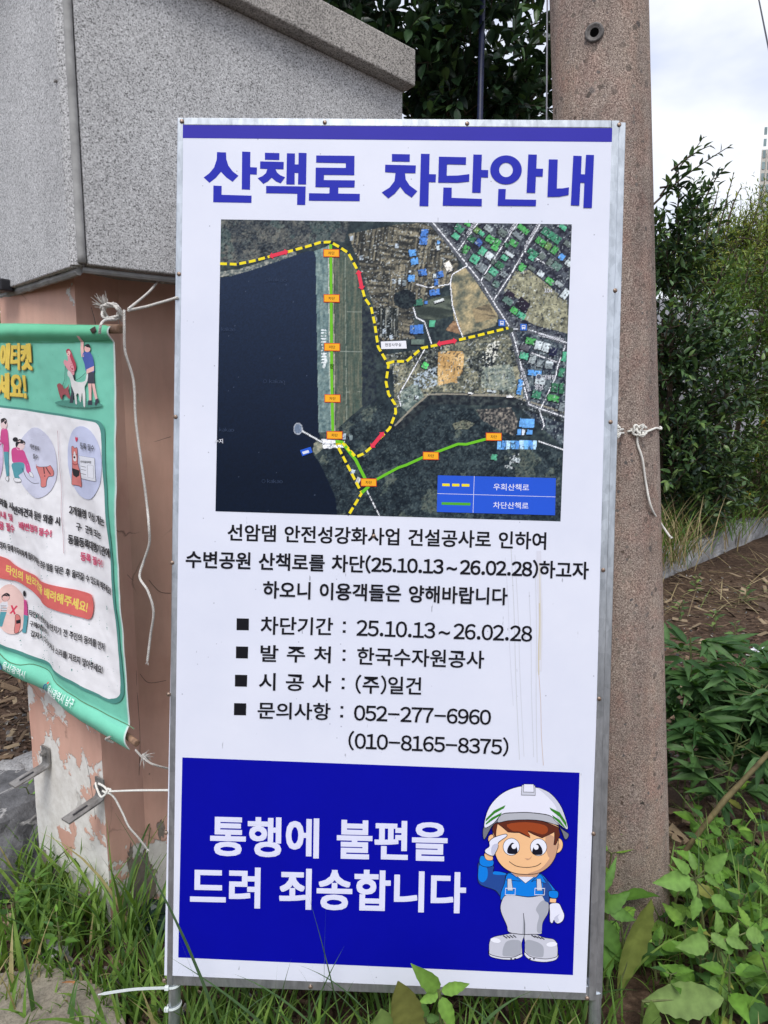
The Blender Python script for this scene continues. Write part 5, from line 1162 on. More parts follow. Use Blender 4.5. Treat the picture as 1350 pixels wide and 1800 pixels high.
mb = MB(); frayed(mb, W3(1178, 944, 1.80), (.5, 0, -.5), 9, .010, .0010, .8); mb.build('frayed_end', M['rope_white'], ro3)
# cable ties on the left leg
def tie(v, label, tail):
    c = bp_(.0125, v, -.014); mb = MB(); rr = .0152; ring = [c+B_e1*rr*cos(a)+B_n*rr*sin(a)+B_e2*.003*cos(a) for a in np.linspace(0, 2*pi, 25)]
    V = []; F = []
    for q in ring:
        V += [q-B_e2*.0024, q+B_e2*.0024]
    for i in range(24): F.append((2*i, 2*i+2, 2*i+3, 2*i+1))
    mb.add(V, F); root = thing('cable_tie', label, 'cable tie', tuple(c))
    o = mb.build('strap', M['nylon'], root); s_ = o.modifiers.new('thick', 'SOLIDIFY'); s_.thickness = .0014; s_.offset = 1
    h = c-B_e1*.012+B_n*.013
    mb = MB(); mb.box(h-B_e1*.005-B_e2*.005-B_n*.003, B_e1*.009, B_e2*.009, B_n*.007); mb.build('head', M['nylon'], root, bevel=.0012)
    if tail:
        E_ = W3(172, 1748, h[1]-.05); mb = MB(); P = catmull([h, (h+E_)/2+np.array([0, 0, .004]), E_], 8); V = []; F = []
        for i, q in enumerate(P): w_ = .0027 if i < len(P)-2 else .001; V += [q-B_e2*w_, q+B_e2*w_]
        for i in range(len(P)-1): F.append((2*i, 2*i+2, 2*i+3, 2*i+1))
        mb.add(V, F); o = mb.build('tail', M['nylon'], root); s_ = o.modifiers.new('thick', 'SOLIDIFY'); s_.thickness = .0014
        mb = MB(); q = h+B_e2*.004; mb.box(q, B_e1*.003, B_e2*.012+B_e1*.006, B_n*.002); mb.build('tab', M['nylon'], root)
tie(BH+.006, 'white cable tie with a long straight tail on the left leg of the board', True)
tie(BH+.052, 'lower white cable tie without tail on the left leg of the board', False)
# ------------------------------------------------------------------ plants
def leaf_tpl(shape='ovate', rows=5, fold=.16, curl=.18, serr=0):
    """unit leaf along +x, width along y"""
    ts = np.linspace(0, 1, rows+1); V = []; F = []
    for i, t in enumerate(ts):
        if shape == 'ovate': w = .5*(sin(pi*t**.75))**.9*(1-.25*t)
        elif shape == 'lance': w = .5*(sin(pi*t**.62))**.9
        elif shape == 'obov': w = .5*(sin(pi*t**1.15))**.75
        else: w = .5*sin(pi*t**.8)
        q_ = .010*(1 if i % 2 else -1) if rows >= 8 else 0
        if serr and 0 < i < rows: w *= 1+serr*(1 if i % 2 else -1)
        if i in (0, rows): w = .012
        z = -curl*t*t; V += [(t, w, z+fold*w+q_), (t, 0, z), (t, -w, z+fold*w+q_)]
    for i in range(rows):
        a = 3*i; F += [(a, a+1, a+4, a+3), (a+1, a+2, a+5, a+4)]
    return np.array(V), np.array(F)
class Leaves:
    def __init__(s): s.V = []; s.F = []; s.C = []; s.n = 0
    def add(s, tpl, pos, dirs, ups, length, width, cols, rnd=0):
        """bulk: arrays of N leaves"""
        TV, TF = tpl; pos = np.asarray(pos, float); N = len(pos)
        if N == 0: return
        d = np.asarray(dirs, float); d /= np.linalg.norm(d, axis=1, keepdims=True)+1e-9
        u = np.asarray(ups, float); u = u-d*(u*d).sum(1, keepdims=True); u /= np.linalg.norm(u, axis=1, keepdims=True)+1e-9
        y = np.cross(u, d); ln = np.broadcast_to(np.asarray(length, float), (N,))[:, None, None]; wd = np.broadcast_to(np.asarray(width, float), (N,))[:, None, None]
        P = pos[:, None]+d[:, None]*(TV[None, :, :1]*ln)+y[:, None]*(TV[None, :, 1:2]*wd)+u[:, None]*(TV[None, :, 2:]*ln)
        s.V.append(P.reshape(-1, 3)); k = len(TV)
        s.F.append((TF[None]+(np.arange(N)*k)[:, None, None]+s.n).reshape(-1, TF.shape[1])); s.n += N*k
        c = np.repeat(np.asarray(cols, float)[:, None], k, 1)
        mid = np.ones(k); mid[1::3] = 1.22
        if k >= 27: mid[0::6] *= .86; mid[2::6] *= .86; mid[3::6] *= 1.06; mid[5::6] *= 1.06
        c = c*mid[None, :, None]
        s.C.append(c.reshape(-1, 3))
    def build(s, name, mat, parent=None, smooth=True, origin=None):
        V = np.concatenate(s.V); F = np.concatenate(s.F); C = np.concatenate(s.C)
        off = np.array(root_loc(parent)) if parent is not None else np.array(origin if origin is not None else (0, 0, 0))
        me = bpy.data.meshes.new(name); me.vertices.add(len(V)); me.vertices.foreach_set('co', (V-off).astype(np.float32).ravel())
        k = F.shape[1]; me.loops.add(len(F)*k); me.loops.foreach_set('vertex_index', F.astype(np.int32).ravel()); me.polygons.add(len(F))
        me.polygons.foreach_set('loop_start', np.arange(0, len(F)*k, k, dtype=np.int32))
        me.polygons.foreach_set('use_smooth', np.full(len(F), smooth)); me.update(calc_edges=True)
        a = me.color_attributes.new('Col', 'FLOAT_COLOR', 'POINT'); c = np.ones((len(V), 4), np.float32); c[:, :3] = C; a.data.foreach_set('color', c.ravel())
        me.materials.append(mat); o = bpy.data.objects.new(name, me); COL.objects.link(o)
        if parent is not None: o.parent = parent
        elif origin is not None: o.location = origin
        return o
RS = np.random.RandomState(11)
def unit(v): v = np.asarray(v, float); return v/(np.linalg.norm(v)+1e-9)
def pick(pal, n):
    """palette of (r,g,b,weight) albedos"""
    p = np.array([q[:3] for q in pal]); w_ = np.array([q[3] for q in pal], float); i = RS.choice(len(pal), n, p=w_/w_.sum())
    return p[i]*RS.uniform(.8, 1.22, (n, 1))
def shoot(LV, tpl, p, d, ln, n, leaf, wr, pal, mb=None, grav=-.15, spread=55, taper=.6, two=False, rs=.0018):
    """one leafy shoot; returns its tip"""
    pts = [np.array(p, float)]; dd = unit(d); seg = 6
    for k in range(seg): dd = unit(dd+np.array([0, 0, grav/seg])+RS.normal(0, .06, 3)); pts.append(pts[-1]+dd*ln/seg)
    P = np.array(pts); ph = RS.rand()*6; pos = []; dirs = []; ups = []; L_ = []
    for i in range(n):
        t = .12+.88*(i+.5*RS.rand())/n; q = np.array([np.interp(t*seg, range(seg+1), P[:, k]) for k in range(3)]); j = min(int(t*seg), seg-1); ax = unit(P[j+1]-P[j])
        s1 = unit(np.cross(ax, [0.3, .2, 1])); s2 = np.cross(ax, s1)
        for a in ((ph, ph+pi) if two else (ph,)):
            sp = radians(spread*(1-.45*t)+RS.normal(0, 9)); rad = s1*cos(a)+s2*sin(a); dr = ax*cos(sp)+rad*sin(sp); dr = unit(dr+np.array([0, 0, -.12*RS.rand()]))
            pos.append(q); dirs.append(dr); ups.append(unit(ax*.8+np.array([0, 0, .9])+RS.normal(0, .25, 3))); L_.append(leaf*(1-(1-taper)*t)*RS.uniform(.75, 1.15))
        ph += 2.4 if not two else pi/2
    L_ = np.array(L_); LV.add(tpl, pos, dirs, ups, L_, L_*wr*RS.uniform(.85, 1.15, len(L_)), pick(pal, len(L_)))
    if mb is not None: mb.tube(pts, [rs*(1-.7*k/seg) for k in range(seg+1)], 4, cap=False)
    return pts[-1]
T_OV = leaf_tpl('ovate', 4, .2, .14); T_OB = leaf_tpl('obov', 4, .22, .12); T_LA = leaf_tpl('lance', 5, .14, .22); T_S = leaf_tpl('ovate', 2, .2, .1)
T_BIG = leaf_tpl('ovate', 10, .14, .22, .05); T_DOCK = leaf_tpl('lance', 12, .10, .3, .06)
PAL_DK = [(.026, .055, .028, 4), (.04, .085, .036, 3), (.075, .14, .045, 1), (.018, .038, .026, 2)]
PAL_DR = [(.04, .08, .034, 4), (.07, .135, .045, 3), (.13, .21, .06, 1.4), (.022, .045, .03, 1.5)]
PAL_HG = [(.06, .11, .036, 4), (.10, .175, .05, 3), (.17, .25, .07, 1.6), (.28, .22, .03, .05)]
PAL_OL = [(.16, .23, .055, 3), (.23, .29, .07, 3), (.31, .33, .10, 1.6), (.08, .12, .04, 2)]
PAL_WD = [(.085, .19, .03, 3), (.13, .27, .04, 3), (.19, .34, .055, 1.4), (.05, .12, .03, 1.6), (.28, .30, .07, .25)]
PAL_BB = [(.045, .11, .035, 3), (.07, .15, .045, 3), (.10, .19, .07, 1)]

def shrub(name, label, cat, base, blobs, nshoot, leaf, wr, pal, tpl, mat, ln=(.25, .5), nl=9, group=None, tall=(), trunk=True, up=.5, rs=.003):
    """blobs: (centre, radii) ellipsoids filled with outward shoots; tall: extra long shoots (start, dir, len)"""
    root = thing(name, label, cat, base, group); LV = Leaves(); mb = MB(); vol = np.array([r[0]*r[1]*r[2] for c, r in blobs]) ** .67; pr_ = vol/vol.sum()
    for k in range(nshoot):
        c, r = blobs[RS.choice(len(blobs), p=pr_)]; v = unit(RS.normal(0, 1, 3)); rad = RS.uniform(.35, 1.)**.45; p = np.array(c)+v*np.array(r)*rad
        p += .12*np.array(r)*np.array([fbm(p[0], p[1], 2, 2.3, q) for q in (1, 5, 9)])
        d = unit(v*.8+np.array([0, 0, up])+RS.normal(0, .35, 3)); l = RS.uniform(*ln); shoot(LV, tpl, p-d*l*.6, d, l, nl, leaf, wr, pal, mb if k % 2 == 0 else None, rs=rs)
    for s, d, l in tall: shoot(LV, tpl, s, d, l, int(nl*l/ln[1]*1.3), leaf, wr, pal, mb, grav=-.35, rs=rs*1.6)
    LV.build('foliage', mat, root)
    if trunk:
        for c, r in blobs:
            c = np.array(c); b = np.array(base, float); q = (b+c)/2+RS.normal(0, .06, 3)*np.linalg.norm(c-b)*.4; mb.tube([b+RS.normal(0, .04, 3)*[1, 1, 0], q, c], [.035, .026, .012], 7)
    mb.build('branches', M['bark'], root); return root
# evergreen behind the granite cap
tb = np.array([.14, 3.45, 0])
shrub('evergreen_tree', 'dark glossy broad leaved evergreen tree rising behind the granite cap and board', 'tree', tuple(tb),
      [((.02, 3.45, 3.35), (.62, .6, .75)), ((.42, 3.35, 2.95), (.36, .45, .42)), ((-.45, 3.5, 3.5), (.42, .5, .6)), ((.30, 3.4, 3.9), (.42, .5, .55)), ((.12, 3.5, 2.72), (.50, .5, .36)), ((.60, 3.4, 2.72), (.24, .3, .24))],
      900, .108, .43, PAL_DK, T_OB, M['leaf_gloss'], (.16, .34), 10, up=.45, rs=.0025,
      tall=[((.6, 3.35, 3.05), (.9, -.1, .35), .34), ((.58, 3.3, 2.9), (1, 0, .25), .3), ((.55, 3.4, 2.68), (1, 0, .1), .34), ((.5, 3.4, 3.55), (.7, 0, .8), .3)])
# shrubs behind the kerb on the right
def up_shoots(pxs, y, l0, d=(.25, 0, 1)): return [(at_y(a, b, y), unit(np.array(d)+RS.normal(0, .12, 3)), l0*RS.uniform(.8, 1.1)) for a, b in pxs]
sA = [(at_y(1165, 560, 6.6), (.50, .5, .75)), (at_y(1185, 430, 6.6), (.34, .35, .45)), (at_y(1215, 690, 6.7), (.55, .5, .75)), (at_y(1160, 800, 6.7), (.55, .45, .55)), (at_y(1190, 880, 6.9), (.6, .4, .35)), (at_y(1225, 800, 7.0), (.5, .4, .5))]
shrub('tall_shrub', 'tall dark green shrub right beside the concrete pole with leafy shoots against the sky', 'shrub', tuple(np.array([2.6, 6.75, .15])), sA, 820, .118, .48, PAL_DR, T_OV, M['leaf_gloss'], (.35, .6), 11, rs=.006, up=.7,
      tall=[(at_y(1148, 360, 6.5), (.75, 0, .75), .78), (at_y(1160, 345, 6.5), (.6, 0, .9), .62), (at_y(1180, 300, 6.5), (.62, 0, .45), .36), (at_y(1200, 400, 6.5), (.35, 0, 1), .45), (at_y(1215, 390, 6.5), (.4, 0, 1), .52), (at_y(1190, 380, 6.5), (.05, 0, 1), .4), (at_y(1230, 370, 6.5), (.35, 0, 1), .42), (at_y(1160, 330, 6.5), (1, 0, .15), .3), (at_y(1158, 400, 6.5), (.3, 0, 1), .4)])
sB = [(at_y(1300, 640, 7.9), (.75, .6, .55)), (at_y(1350, 520, 8.2), (.7, .6, .55)), (at_y(1270, 760, 7.6), (.7, .5, .45)), (at_y(1400, 650, 8.6), (.9, .6, .8)), (at_y(1250, 560, 7.6), (.4, .4, .35)), (at_y(1290, 845, 7.7), (.7, .4, .35)), (at_y(1370, 800, 8.4), (.8, .5, .5))]
shrub('broad_shrub', 'broad mid green shrub behind the kerb in front of the grey wall', 'shrub', tuple(np.array([4.0, 8.5, .15])), sB, 1150, .10, .42, PAL_HG, T_OV, M['leaf'], (.3, .6), 12, rs=.006, up=.6, tall=up_shoots([(1290, 560), (1310, 500), (1340, 480), (1260, 500)], 7.7, .5))
sC = [(at_y(1330, 440, 11.5), (1.0, .8, .7)), (at_y(1270, 450, 11.0), (.7, .7, .5)), (at_y(1420, 420, 12), (1.2, 1, 1.0)), (at_y(1230, 480, 11), (.6, .6, .5)), (at_y(1330, 560, 11.5), (1.2, .8, .8))]
shrub('young_tree', 'olive green young tree beyond the grey wall, below the distant apartment block', 'tree', tuple(np.array([6.3, 12, 0])), sC, 1500, .12, .34, PAL_OL, T_S, M['leaf'], (.5, 1.0), 14, rs=.01, up=.6, tall=up_shoots([(1278, 395), (1262, 410), (1240, 420)], 10.5, .8))
sD = [(np.array([10.6, 19.5, 3.6]), (1.9, 1.6, 2.2)), (np.array([12.6, 20, 4.0]), (2.2, 1.6, 2.6)), (np.array([9.2, 20.5, 3.0]), (1.6, 1.5, 1.8))]
shrub('conifer_tree', 'darker green tree farthest back at the right edge under the apartment block', 'tree', (11, 20, 0), sD, 900, .22, .25, [(.045, .085, .04, 3), (.07, .12, .05, 2), (.03, .06, .035, 2)], T_S, M['leaf'], (.6, 1.2), 14, rs=.015, up=.8)
sE = [(np.array([1.75, 7.0, .95]), (.65, .5, .85)), (np.array([.9, 7.5, 1.05]), (.75, .5, .95)), (np.array([-.1, 8.2, 1.0]), (.9, .6, .9)), (np.array([-1.3, 9, 1.1]), (1.0, .6, 1.0))]
shrub('low_hedge', 'low dark hedge running behind the notice board, mostly hidden by it', 'hedge', (.4, 8.2, 0), sE, 640, .11, .44, PAL_DK, T_OV, M['leaf'], (.35, .6), 11, rs=.006)
sF = [(at_y(-6, 512, 5.2), (.22, .4, .30)), (at_y(-90, 480, 5.4), (.6, .5, .7)), (at_y(-100, 640, 5.4), (.55, .5, .6))]
shrub('side_shrub', 'bright green shrub peeping out at the far left edge above the banner', 'shrub', (-3.3, 5.5, 0), sF, 380, .07, .45, PAL_OL, T_OV, M['leaf'], (.2, .4), 10, rs=.005)

# far wood closing the horizon
LV = Leaves(); nW = 9000; a_ = RS.uniform(-pi*.75, pi*.75, nW); rW = RS.uniform(40, 52, nW); hW = np.array([4.2+1.8*fbm(cos(q)*9, sin(q)*9, 3, 1.0, 2) for q in a_])*RS.uniform(.02, 1, nW)**.7
LV.add(T_S, np.stack([np.sin(a_)*rW, np.cos(a_)*rW, hW], 1), RS.normal(0, 1, (nW, 3)), RS.normal(0, 1, (nW, 3))+[0, 0, 1], RS.uniform(.7, 1.4, nW), RS.uniform(.5, 1.0, nW), pick(PAL_HG, nW)); fw_ = LV.build('far_wood', M['leaf']); fw_['kind'] = 'stuff'
# ------------------------------------------------------------------ grass: bulk blades
class Blades:
    def __init__(s): s.V = []; s.F = []; s.C = []; s.n = 0
    def add(s, pos, az, ln, wd, lean, droop, cols, seg=6):
        N = len(pos); pos = np.asarray(pos, float); t = np.linspace(0, 1, seg+1)[None, :]
        a = np.asarray(az)[:, None]; l = np.asarray(ln)[:, None]; le = np.asarray(lean)[:, None]; dr = np.asarray(droop)[:, None]
        th = le+dr*t**1.3; ds = l/seg; r = np.concatenate([np.zeros((N, 1)), np.cumsum(np.sin(th[:, :-1])*ds, 1)], 1); z = np.concatenate([np.zeros((N, 1)), np.cumsum(np.cos(th[:, :-1])*ds, 1)], 1)
        cx = pos[:, 0:1]+r*np.cos(a); cy = pos[:, 1:2]+r*np.sin(a); cz = pos[:, 2:3]+z; w_ = np.asarray(wd)[:, None]*np.clip(1.15*(1-t**2.2)*(.55+.9*t*(1-t)*2), .03, 2)*.5
        tw = RS.uniform(-.7, .7, (N, 1)); sx = -np.sin(a+tw)*w_; sy = np.cos(a+tw)*w_
        A_ = np.stack([cx+sx, cy+sy, cz+w_*.25], -1); B_ = np.stack([cx, cy, cz], -1); C_ = np.stack([cx-sx, cy-sy, cz+w_*.25], -1)
        P = np.stack([A_, B_, C_], 2).reshape(N, -1, 3); k = (seg+1)*3; q = []
        for i in range(seg): b = 3*i; q += [(b, b+1, b+4, b+3), (b+1, b+2, b+5, b+4)]
        q = np.array(q); s.V.append(P.reshape(-1, 3)); s.F.append((q[None]+(np.arange(N)*k)[:, None, None]+s.n).reshape(-1, 4)); s.n += N*k
        s.C.append(np.repeat(np.asarray(cols)[:, None], k, 1).reshape(-1, 3))
    build = Leaves.build
PAL_GR = [(.11, .21, .04, 3), (.15, .27, .05, 3), (.21, .33, .07, 1.8), (.065, .14, .035, 1.5), (.36, .31, .15, .5)]
PAL_DRY = [(.30, .24, .13, 3), (.38, .31, .18, 2), (.20, .15, .09, 2), (.14, .17, .06, 1.2)]
def tuft(B, c, n, rad, ln, wd, pal, lean=(.05, .55), droop=(.3, 1.3)):
    c = np.array(c); p = np.stack([c[0]+RS.normal(0, rad, n), c[1]+RS.normal(0, rad, n), np.zeros(n)], 1); p[:, 2] = [gh(x, y)-.005 for x, y, _ in p]
    B.add(p, RS.uniform(0, 2*pi, n), ln*RS.uniform(.45, 1.1, n), wd*RS.uniform(.6, 1.2, n), RS.uniform(*lean, n), RS.uniform(*droop, n), pick(pal, n))
B = Blades()
for px, py, n, rad, ln, wd in ((95, 1600, 34, .05, .26, .011), (60, 1640, 30, .05, .22, .010), (130, 1590, 34, .05, .24, .011), (160, 1640, 36, .045, .24, .010), (40, 1590, 26, .06, .24, .010), (110, 1660, 26, .05, .20, .009), (185, 1665, 26, .035, .20, .008), (20, 1680, 18, .05, .16, .008), (215, 1665, 16, .02, .34, .008), (235, 1680, 12, .03, .30, .009), (150, 1700, 14, .04, .14, .007), (265, 1720, 30, .035, .16, .008), (235, 1760, 26, .04, .16, .009), (270, 1790, 34, .04, .18, .009), (200, 1790, 22, .05, .14, .008), (130, 1780, 10, .05, .10, .007), (45, 1770, 9, .06, .16, .008), (0, 1740, 14, .06, .20, .009)):
    tuft(B, at_z(px, py), int(n*1.3), rad*1.15, ln*1.12, wd*1.2, PAL_GR)
for k in range(64):   # strip under the board, front and behind
    x = RS.uniform(-.52, .50); y = RS.uniform(1.22, 1.62); tuft(B, (x, y), 15, .035, RS.uniform(.14, .26), .0085, PAL_GR)
for k in range(26):   # right of the board
    x = RS.uniform(.42, 1.25); y = RS.uniform(1.30, 1.95); tuft(B, (x, y), 12, .04, RS.uniform(.10, .22), .007, PAL_GR)
for px, py in ((1290, 1500), (1320, 1540), (1340, 1470), (1260, 1560), (1340, 1600), (1300, 1450)): tuft(B, at_z(px, py+110), 20, .05, .30, .007, PAL_GR+[(.3, .28, .12, 1.0)])
# single long blades in front of the sheet
def blade(px0, py0, px1, py1, y, wd, bend=.1, col=(.09, .17, .06)):
    a = at_y(px0, py0, y); b = at_y(px1, py1, y); d = b-a; k_ = min(max(0, (a[2]-.01)/max(d[2], .03)), 1.6); a = a-d*k_; a[2] = max(a[2], 0); d = b-a; ln = np.linalg.norm(d); az = 0 if d[0] > 0 else pi; le = atan2(abs(d[0]), d[2]); B.add([a], [az], [ln*1.02], [wd], [max(0, le-bend*.5)], [bend*1.2], [col], 9)
for q in ((420, 1790, 300, 1690, 1.28, .009, .3), (660, 1790, 640, 1690, 1.28, .008, .3), (890, 1790, 940, 1745, 1.27, .009, .7), (980, 1800, 960, 1735, 1.27, .008, .3), (300, 1800, 325, 1690, 1.28, .009, .3), (620, 1800, 560, 1725, 1.27, .009, .4), (450, 1800, 500, 1740, 1.26, .010, .8), (840, 1800, 800, 1760, 1.27, .009, .6), (573, 1715, 541, 1578, 1.27, .0062, .1), (572, 1715, 573, 1592, 1.27, .0056, .04), (579, 1720, 605, 1665, 1.27, .004, .1), (495, 1780, 513, 1690, 1.27, .008, .15), (486, 1790, 489, 1700, 1.28, .005, .1), (345, 1760, 200, 1440, 1.25, .010, .25), (350, 1790, 285, 1590, 1.26, .008, .2), (540, 1740, 522, 1702, 1.28, .004, .3), (575, 1735, 525, 1700, 1.27, .005, .5), (465, 1750, 410, 1715, 1.28, .005, .4), (615, 1740, 622, 1725, 1.28, .005, .2), (226, 1690, 238, 1475, 1.62, .008, .2), (214, 1690, 232, 1500, 1.6, .010, .15), (262, 1690, 175, 1510, 1.5, .009, .3)): blade(*q)
for px, py, n in ((20, 1765, 14), (95, 1745, 12), (60, 1800, 10), (180, 1760, 16), (140, 1735, 14), (215, 1735, 16), (10, 1715, 16), (75, 1710, 14)): tuft(B, at_z(px, py), n, .03, .13, .008, PAL_GR+[(.34, .30, .15, 1.5)])
gr_ = B.build('grass', M['grass']); gr_['kind'] = 'stuff'
B = Blades()
for k in range(230):
    s = RS.uniform(-2.2, 4.6); o = k0+kd*s+kn*RS.uniform(-.08, 1.0); n = 16; c = o
    p = np.stack([c[0]+RS.normal(0, .12, n), c[1]+RS.normal(0, .12, n), np.full(n, .15)], 1)
    B.add(p, RS.uniform(0, 2*pi, n), RS.uniform(.25, .75, n), RS.uniform(.006, .014, n), RS.uniform(.1, .7, n), RS.uniform(.4, 1.6, n), pick(PAL_DRY if RS.rand() < .6 else PAL_GR, n))
for k in range(60):
    p = np.array([RS.uniform(1.3, 5), RS.uniform(4.3, 7.5), .01]); q = (p-k0)@kn
    if q > -.05: continue
    n = 10; pp = p+np.c_[RS.normal(0, .15, (n, 2)), np.zeros(n)]; B.add(pp, RS.uniform(0, 2*pi, n), RS.uniform(.1, .5, n), RS.uniform(.005, .01, n), RS.uniform(1.1, 1.5, n), RS.uniform(0, .3, n), pick(PAL_DRY, n))
dg = B.build('dry_grass', M['dry']); dg['kind'] = 'stuff'

# ------------------------------------------------------------------ weeds
def weed(px, py, h, nleaf, leaf, label, wr=.52, pal=PAL_WD, tpl=None, zoff=0., yv=None, lean=(0, 0), group='leafy weeds at the foot of the pole', name='leafy_weed', cat='weed', two=True):
    b = at_z(px, py) if yv is None else np.array([at_y(px, py, yv)[0], yv, 0]); b[2] = gh(b[0], b[1])
    root = thing(name, label, cat, tuple(b), group); LV = Leaves(); mb = MB()
    top = b+np.array([lean[0], lean[1], h]); pts = [np.array(q) for q in catmull([b-np.array([0, 0, .01]), b+(top-b)*.5+RS.normal(0, .012, 3), top], 5)]; mb.tube(pts, [.0042*(1-.6*i/len(pts)) for i in range(len(pts))], 6)
    pos = []; dirs = []; ups = []; ls = []; ph = RS.rand()*6; nn = max(2, nleaf//2)
    for i in range(nn):
        t = .25+.75*i/(nn-1 if nn > 1 else 1); k = t*(len(pts)-1); q = pts[int(round(k))]
        for a in (ph, ph+pi):
            el = radians(RS.uniform(5, 35)+30*max(0, t-.8)*5*.5); d = np.array([cos(a)*cos(el), sin(a)*cos(el), sin(el)]); pos.append(q+d*.012); dirs.append(d); ups.append(np.array([0, -.35, 1])+RS.normal(0, .2, 3)); ls.append(leaf*RS.uniform(.75, 1.1)*(1-.5*max(0, t-.55)/.45)); mb.tube([q, q+d*.014], [.0016, .0012], 4)
        ph += pi/2+RS.normal(0, .2)
    ls = np.array(ls); LV.add(tpl or T_BIG, pos, dirs, ups, ls, ls*wr*RS.uniform(.9, 1.1, len(ls)), pick(pal, len(ls)))
    LV.build('leaves', M['leaf'], root); mb.build('stem', M['stem'], root); return root
WL = [(1225, 1590, .20, 10, .098, 'tall bright weed with pointed leaves against the right edge of the concrete pole'),
 (1255, 1665, .17, 12, .095, 'dense broad leaved weed lower right of the pole base'), (1300, 1700, .20, 12, .088, 'leafy weed with the palest top leaves, lower right corner'),
 (1338, 1660, .20, 10, .09, 'leafy weed cut by the right edge below the bent stalk'), (1200, 1700, .13, 8, .085, 'low weed in front of the pole base'),
 (1275, 1790, .15, 10, .085, 'weed with rounded serrated leaves at the bottom right of the picture'), (1330, 1800, .17, 10, .085, 'weed in the extreme bottom right corner'),
 (1155, 1720, .10, 8, .075, 'small weed between the dock leaf and the pole'), (1300, 1610, .18, 8, .085, 'weed halfway between the pole and the right edge, dark lower leaves'),
 (1345, 1730, .22, 10, .085, 'tall weed at the right edge above the corner'), (1240, 1730, .12, 8, .08, 'squat weed right behind the fallen dock leaf'),
 (1222, 1480, .16, 8, .075, 'dark shaded weed close behind the right side of the pole'), (1290, 1480, .20, 8, .06, 'lime green young shoot on the bent brown stalk')]
WL += [(1195, 1640, .16, 10, .09, 'bright weed touching the right side of the pole foot'), (1320, 1560, .20, 10, .085, 'mid green weed under the bent stalk at the right'), (1265, 1600, .22, 12, .09, 'upright weed in the middle of the lower right patch'),
 (1225, 1760, .14, 10, .08, 'dark leaved weed under the squat one at the bottom'), (1175, 1790, .12, 8, .075, 'weed peeping from the bottom edge right of the speckled leaf'), (1348, 1530, .22, 10, .08, 'weed at the right edge level with the pole foot'), (1310, 1750, .17, 12, .09, 'many leaved weed between the bottom corner and the ragged leaf'),
 (1235, 1540, .18, 10, .085, 'shaded weed next to the pole at mid height of the patch'), (1275, 1540, .16, 8, .075, 'small weed behind the upright one')]
for a in WL: weed(*a)
for i, (px, py) in enumerate(((1235, 1180), (1290, 1130), (1255, 1110), (1330, 1210), (1200, 1090), (1310, 1060), (1225, 1040))): weed(px, py, .12, 10, .07, ['seedling on the mulch above the bamboo leaves', 'seedling near the foil wrapper', 'grey green seedling in the middle of the mulch', 'seedling at the right edge below the wrapper', 'seedling beside the pole on the mulch', 'seedling below the rusty kerb stone', 'seedling below the second kerb stone'][i], wr=.4, group='seedlings on the mulch', pal=PAL_HG)
weed(1068, 1650, .26, 8, .125, 'large leaved weed squeezed between the board and the concrete pole', wr=.42); weed(1085, 1690, .15, 8, .10, 'lower weed beside the right leg of the board', wr=.45)
weed(1100, 1640, .28, 4, .13, 'upright narrow leaved sprig left of the pole base', wr=.3, tpl=T_LA)
def sprig(name, label, base, y, hub, leaves, col, grp):
    """a weed whose leaves were measured one by one: (start px, tip px, depth shift, width)"""
    g0 = np.array([at_y(base[0], base[1], y)[0], y, 0.]); g0[2] = gh(g0[0], y); h = at_y(hub[0], hub[1], y); root = thing(name, label, 'weed', tuple(g0), grp); LV = Leaves(); mb = MB()
    mb.tube(catmull([g0-np.array([0, 0, .02]), (g0+h)/2+np.array([.008, 0, 0]), h], 5), [.0035]*11, 6)
    for k, (p, q, dy, w_) in enumerate(leaves):
        a_ = at_y(p[0], p[1], y); b_ = at_y(q[0], q[1], y+dy); d = b_-a_; l = np.linalg.norm(d); mb.tube([h, a_], [.002, .0016], 5); mb.tube([a_, a_+d*.03], .0016, 5)
        LV.add(T_BIG, [a_], [d], [np.array([.15*(-1)**k, -.9, .55])+RS.normal(0, .12, 3)], [l], [l*w_], [np.array(col)*RS.uniform(.85, 1.15)])
    LV.build('leaves', M['leaf'], root); mb.build('stem', M['stem'], root)
sprig('leafy_weed', 'small bright weed with four pointed leaves in front of the bottom rail of the board', (770, 1850), 1.22, (772, 1742), [((772, 1740), (727, 1703), -.01, .50), ((775, 1742), (828, 1731), .01, .42), ((770, 1745), (738, 1764), -.02, .55), ((775, 1752), (800, 1815), -.03, .50), ((768, 1738), (762, 1722), .0, .3)], (.17, .32, .055), 'weeds in front of the board')
sprig('leafy_weed', 'dark leaved weed between the olive dock leaf and the four leaved weed', (745, 1880), 1.25, (748, 1790), [((748, 1788), (742, 1762), .0, .7), ((748, 1790), (775, 1790), 0, .6)], (.10, .2, .05), 'weeds in front of the board')
sprig('leafy_weed', 'big leaved weed squeezed between the right leg of the board and the pole foot', (1062, 1800), 1.55, (1062, 1650), [((1058, 1600), (1110, 1572), .0, .5), ((1055, 1615), (1096, 1690), -.04, .48), ((1060, 1590), (1056, 1545), 0, .45), ((1070, 1600), (1120, 1618), -.02, .5), ((1060, 1650), (1078, 1725), -.04, .5), ((1068, 1655), (1105, 1700), -.03, .5), ((1060, 1568), (1086, 1508), .02, .26)], (.11, .23, .05), 'leafy weeds at the foot of the pole')
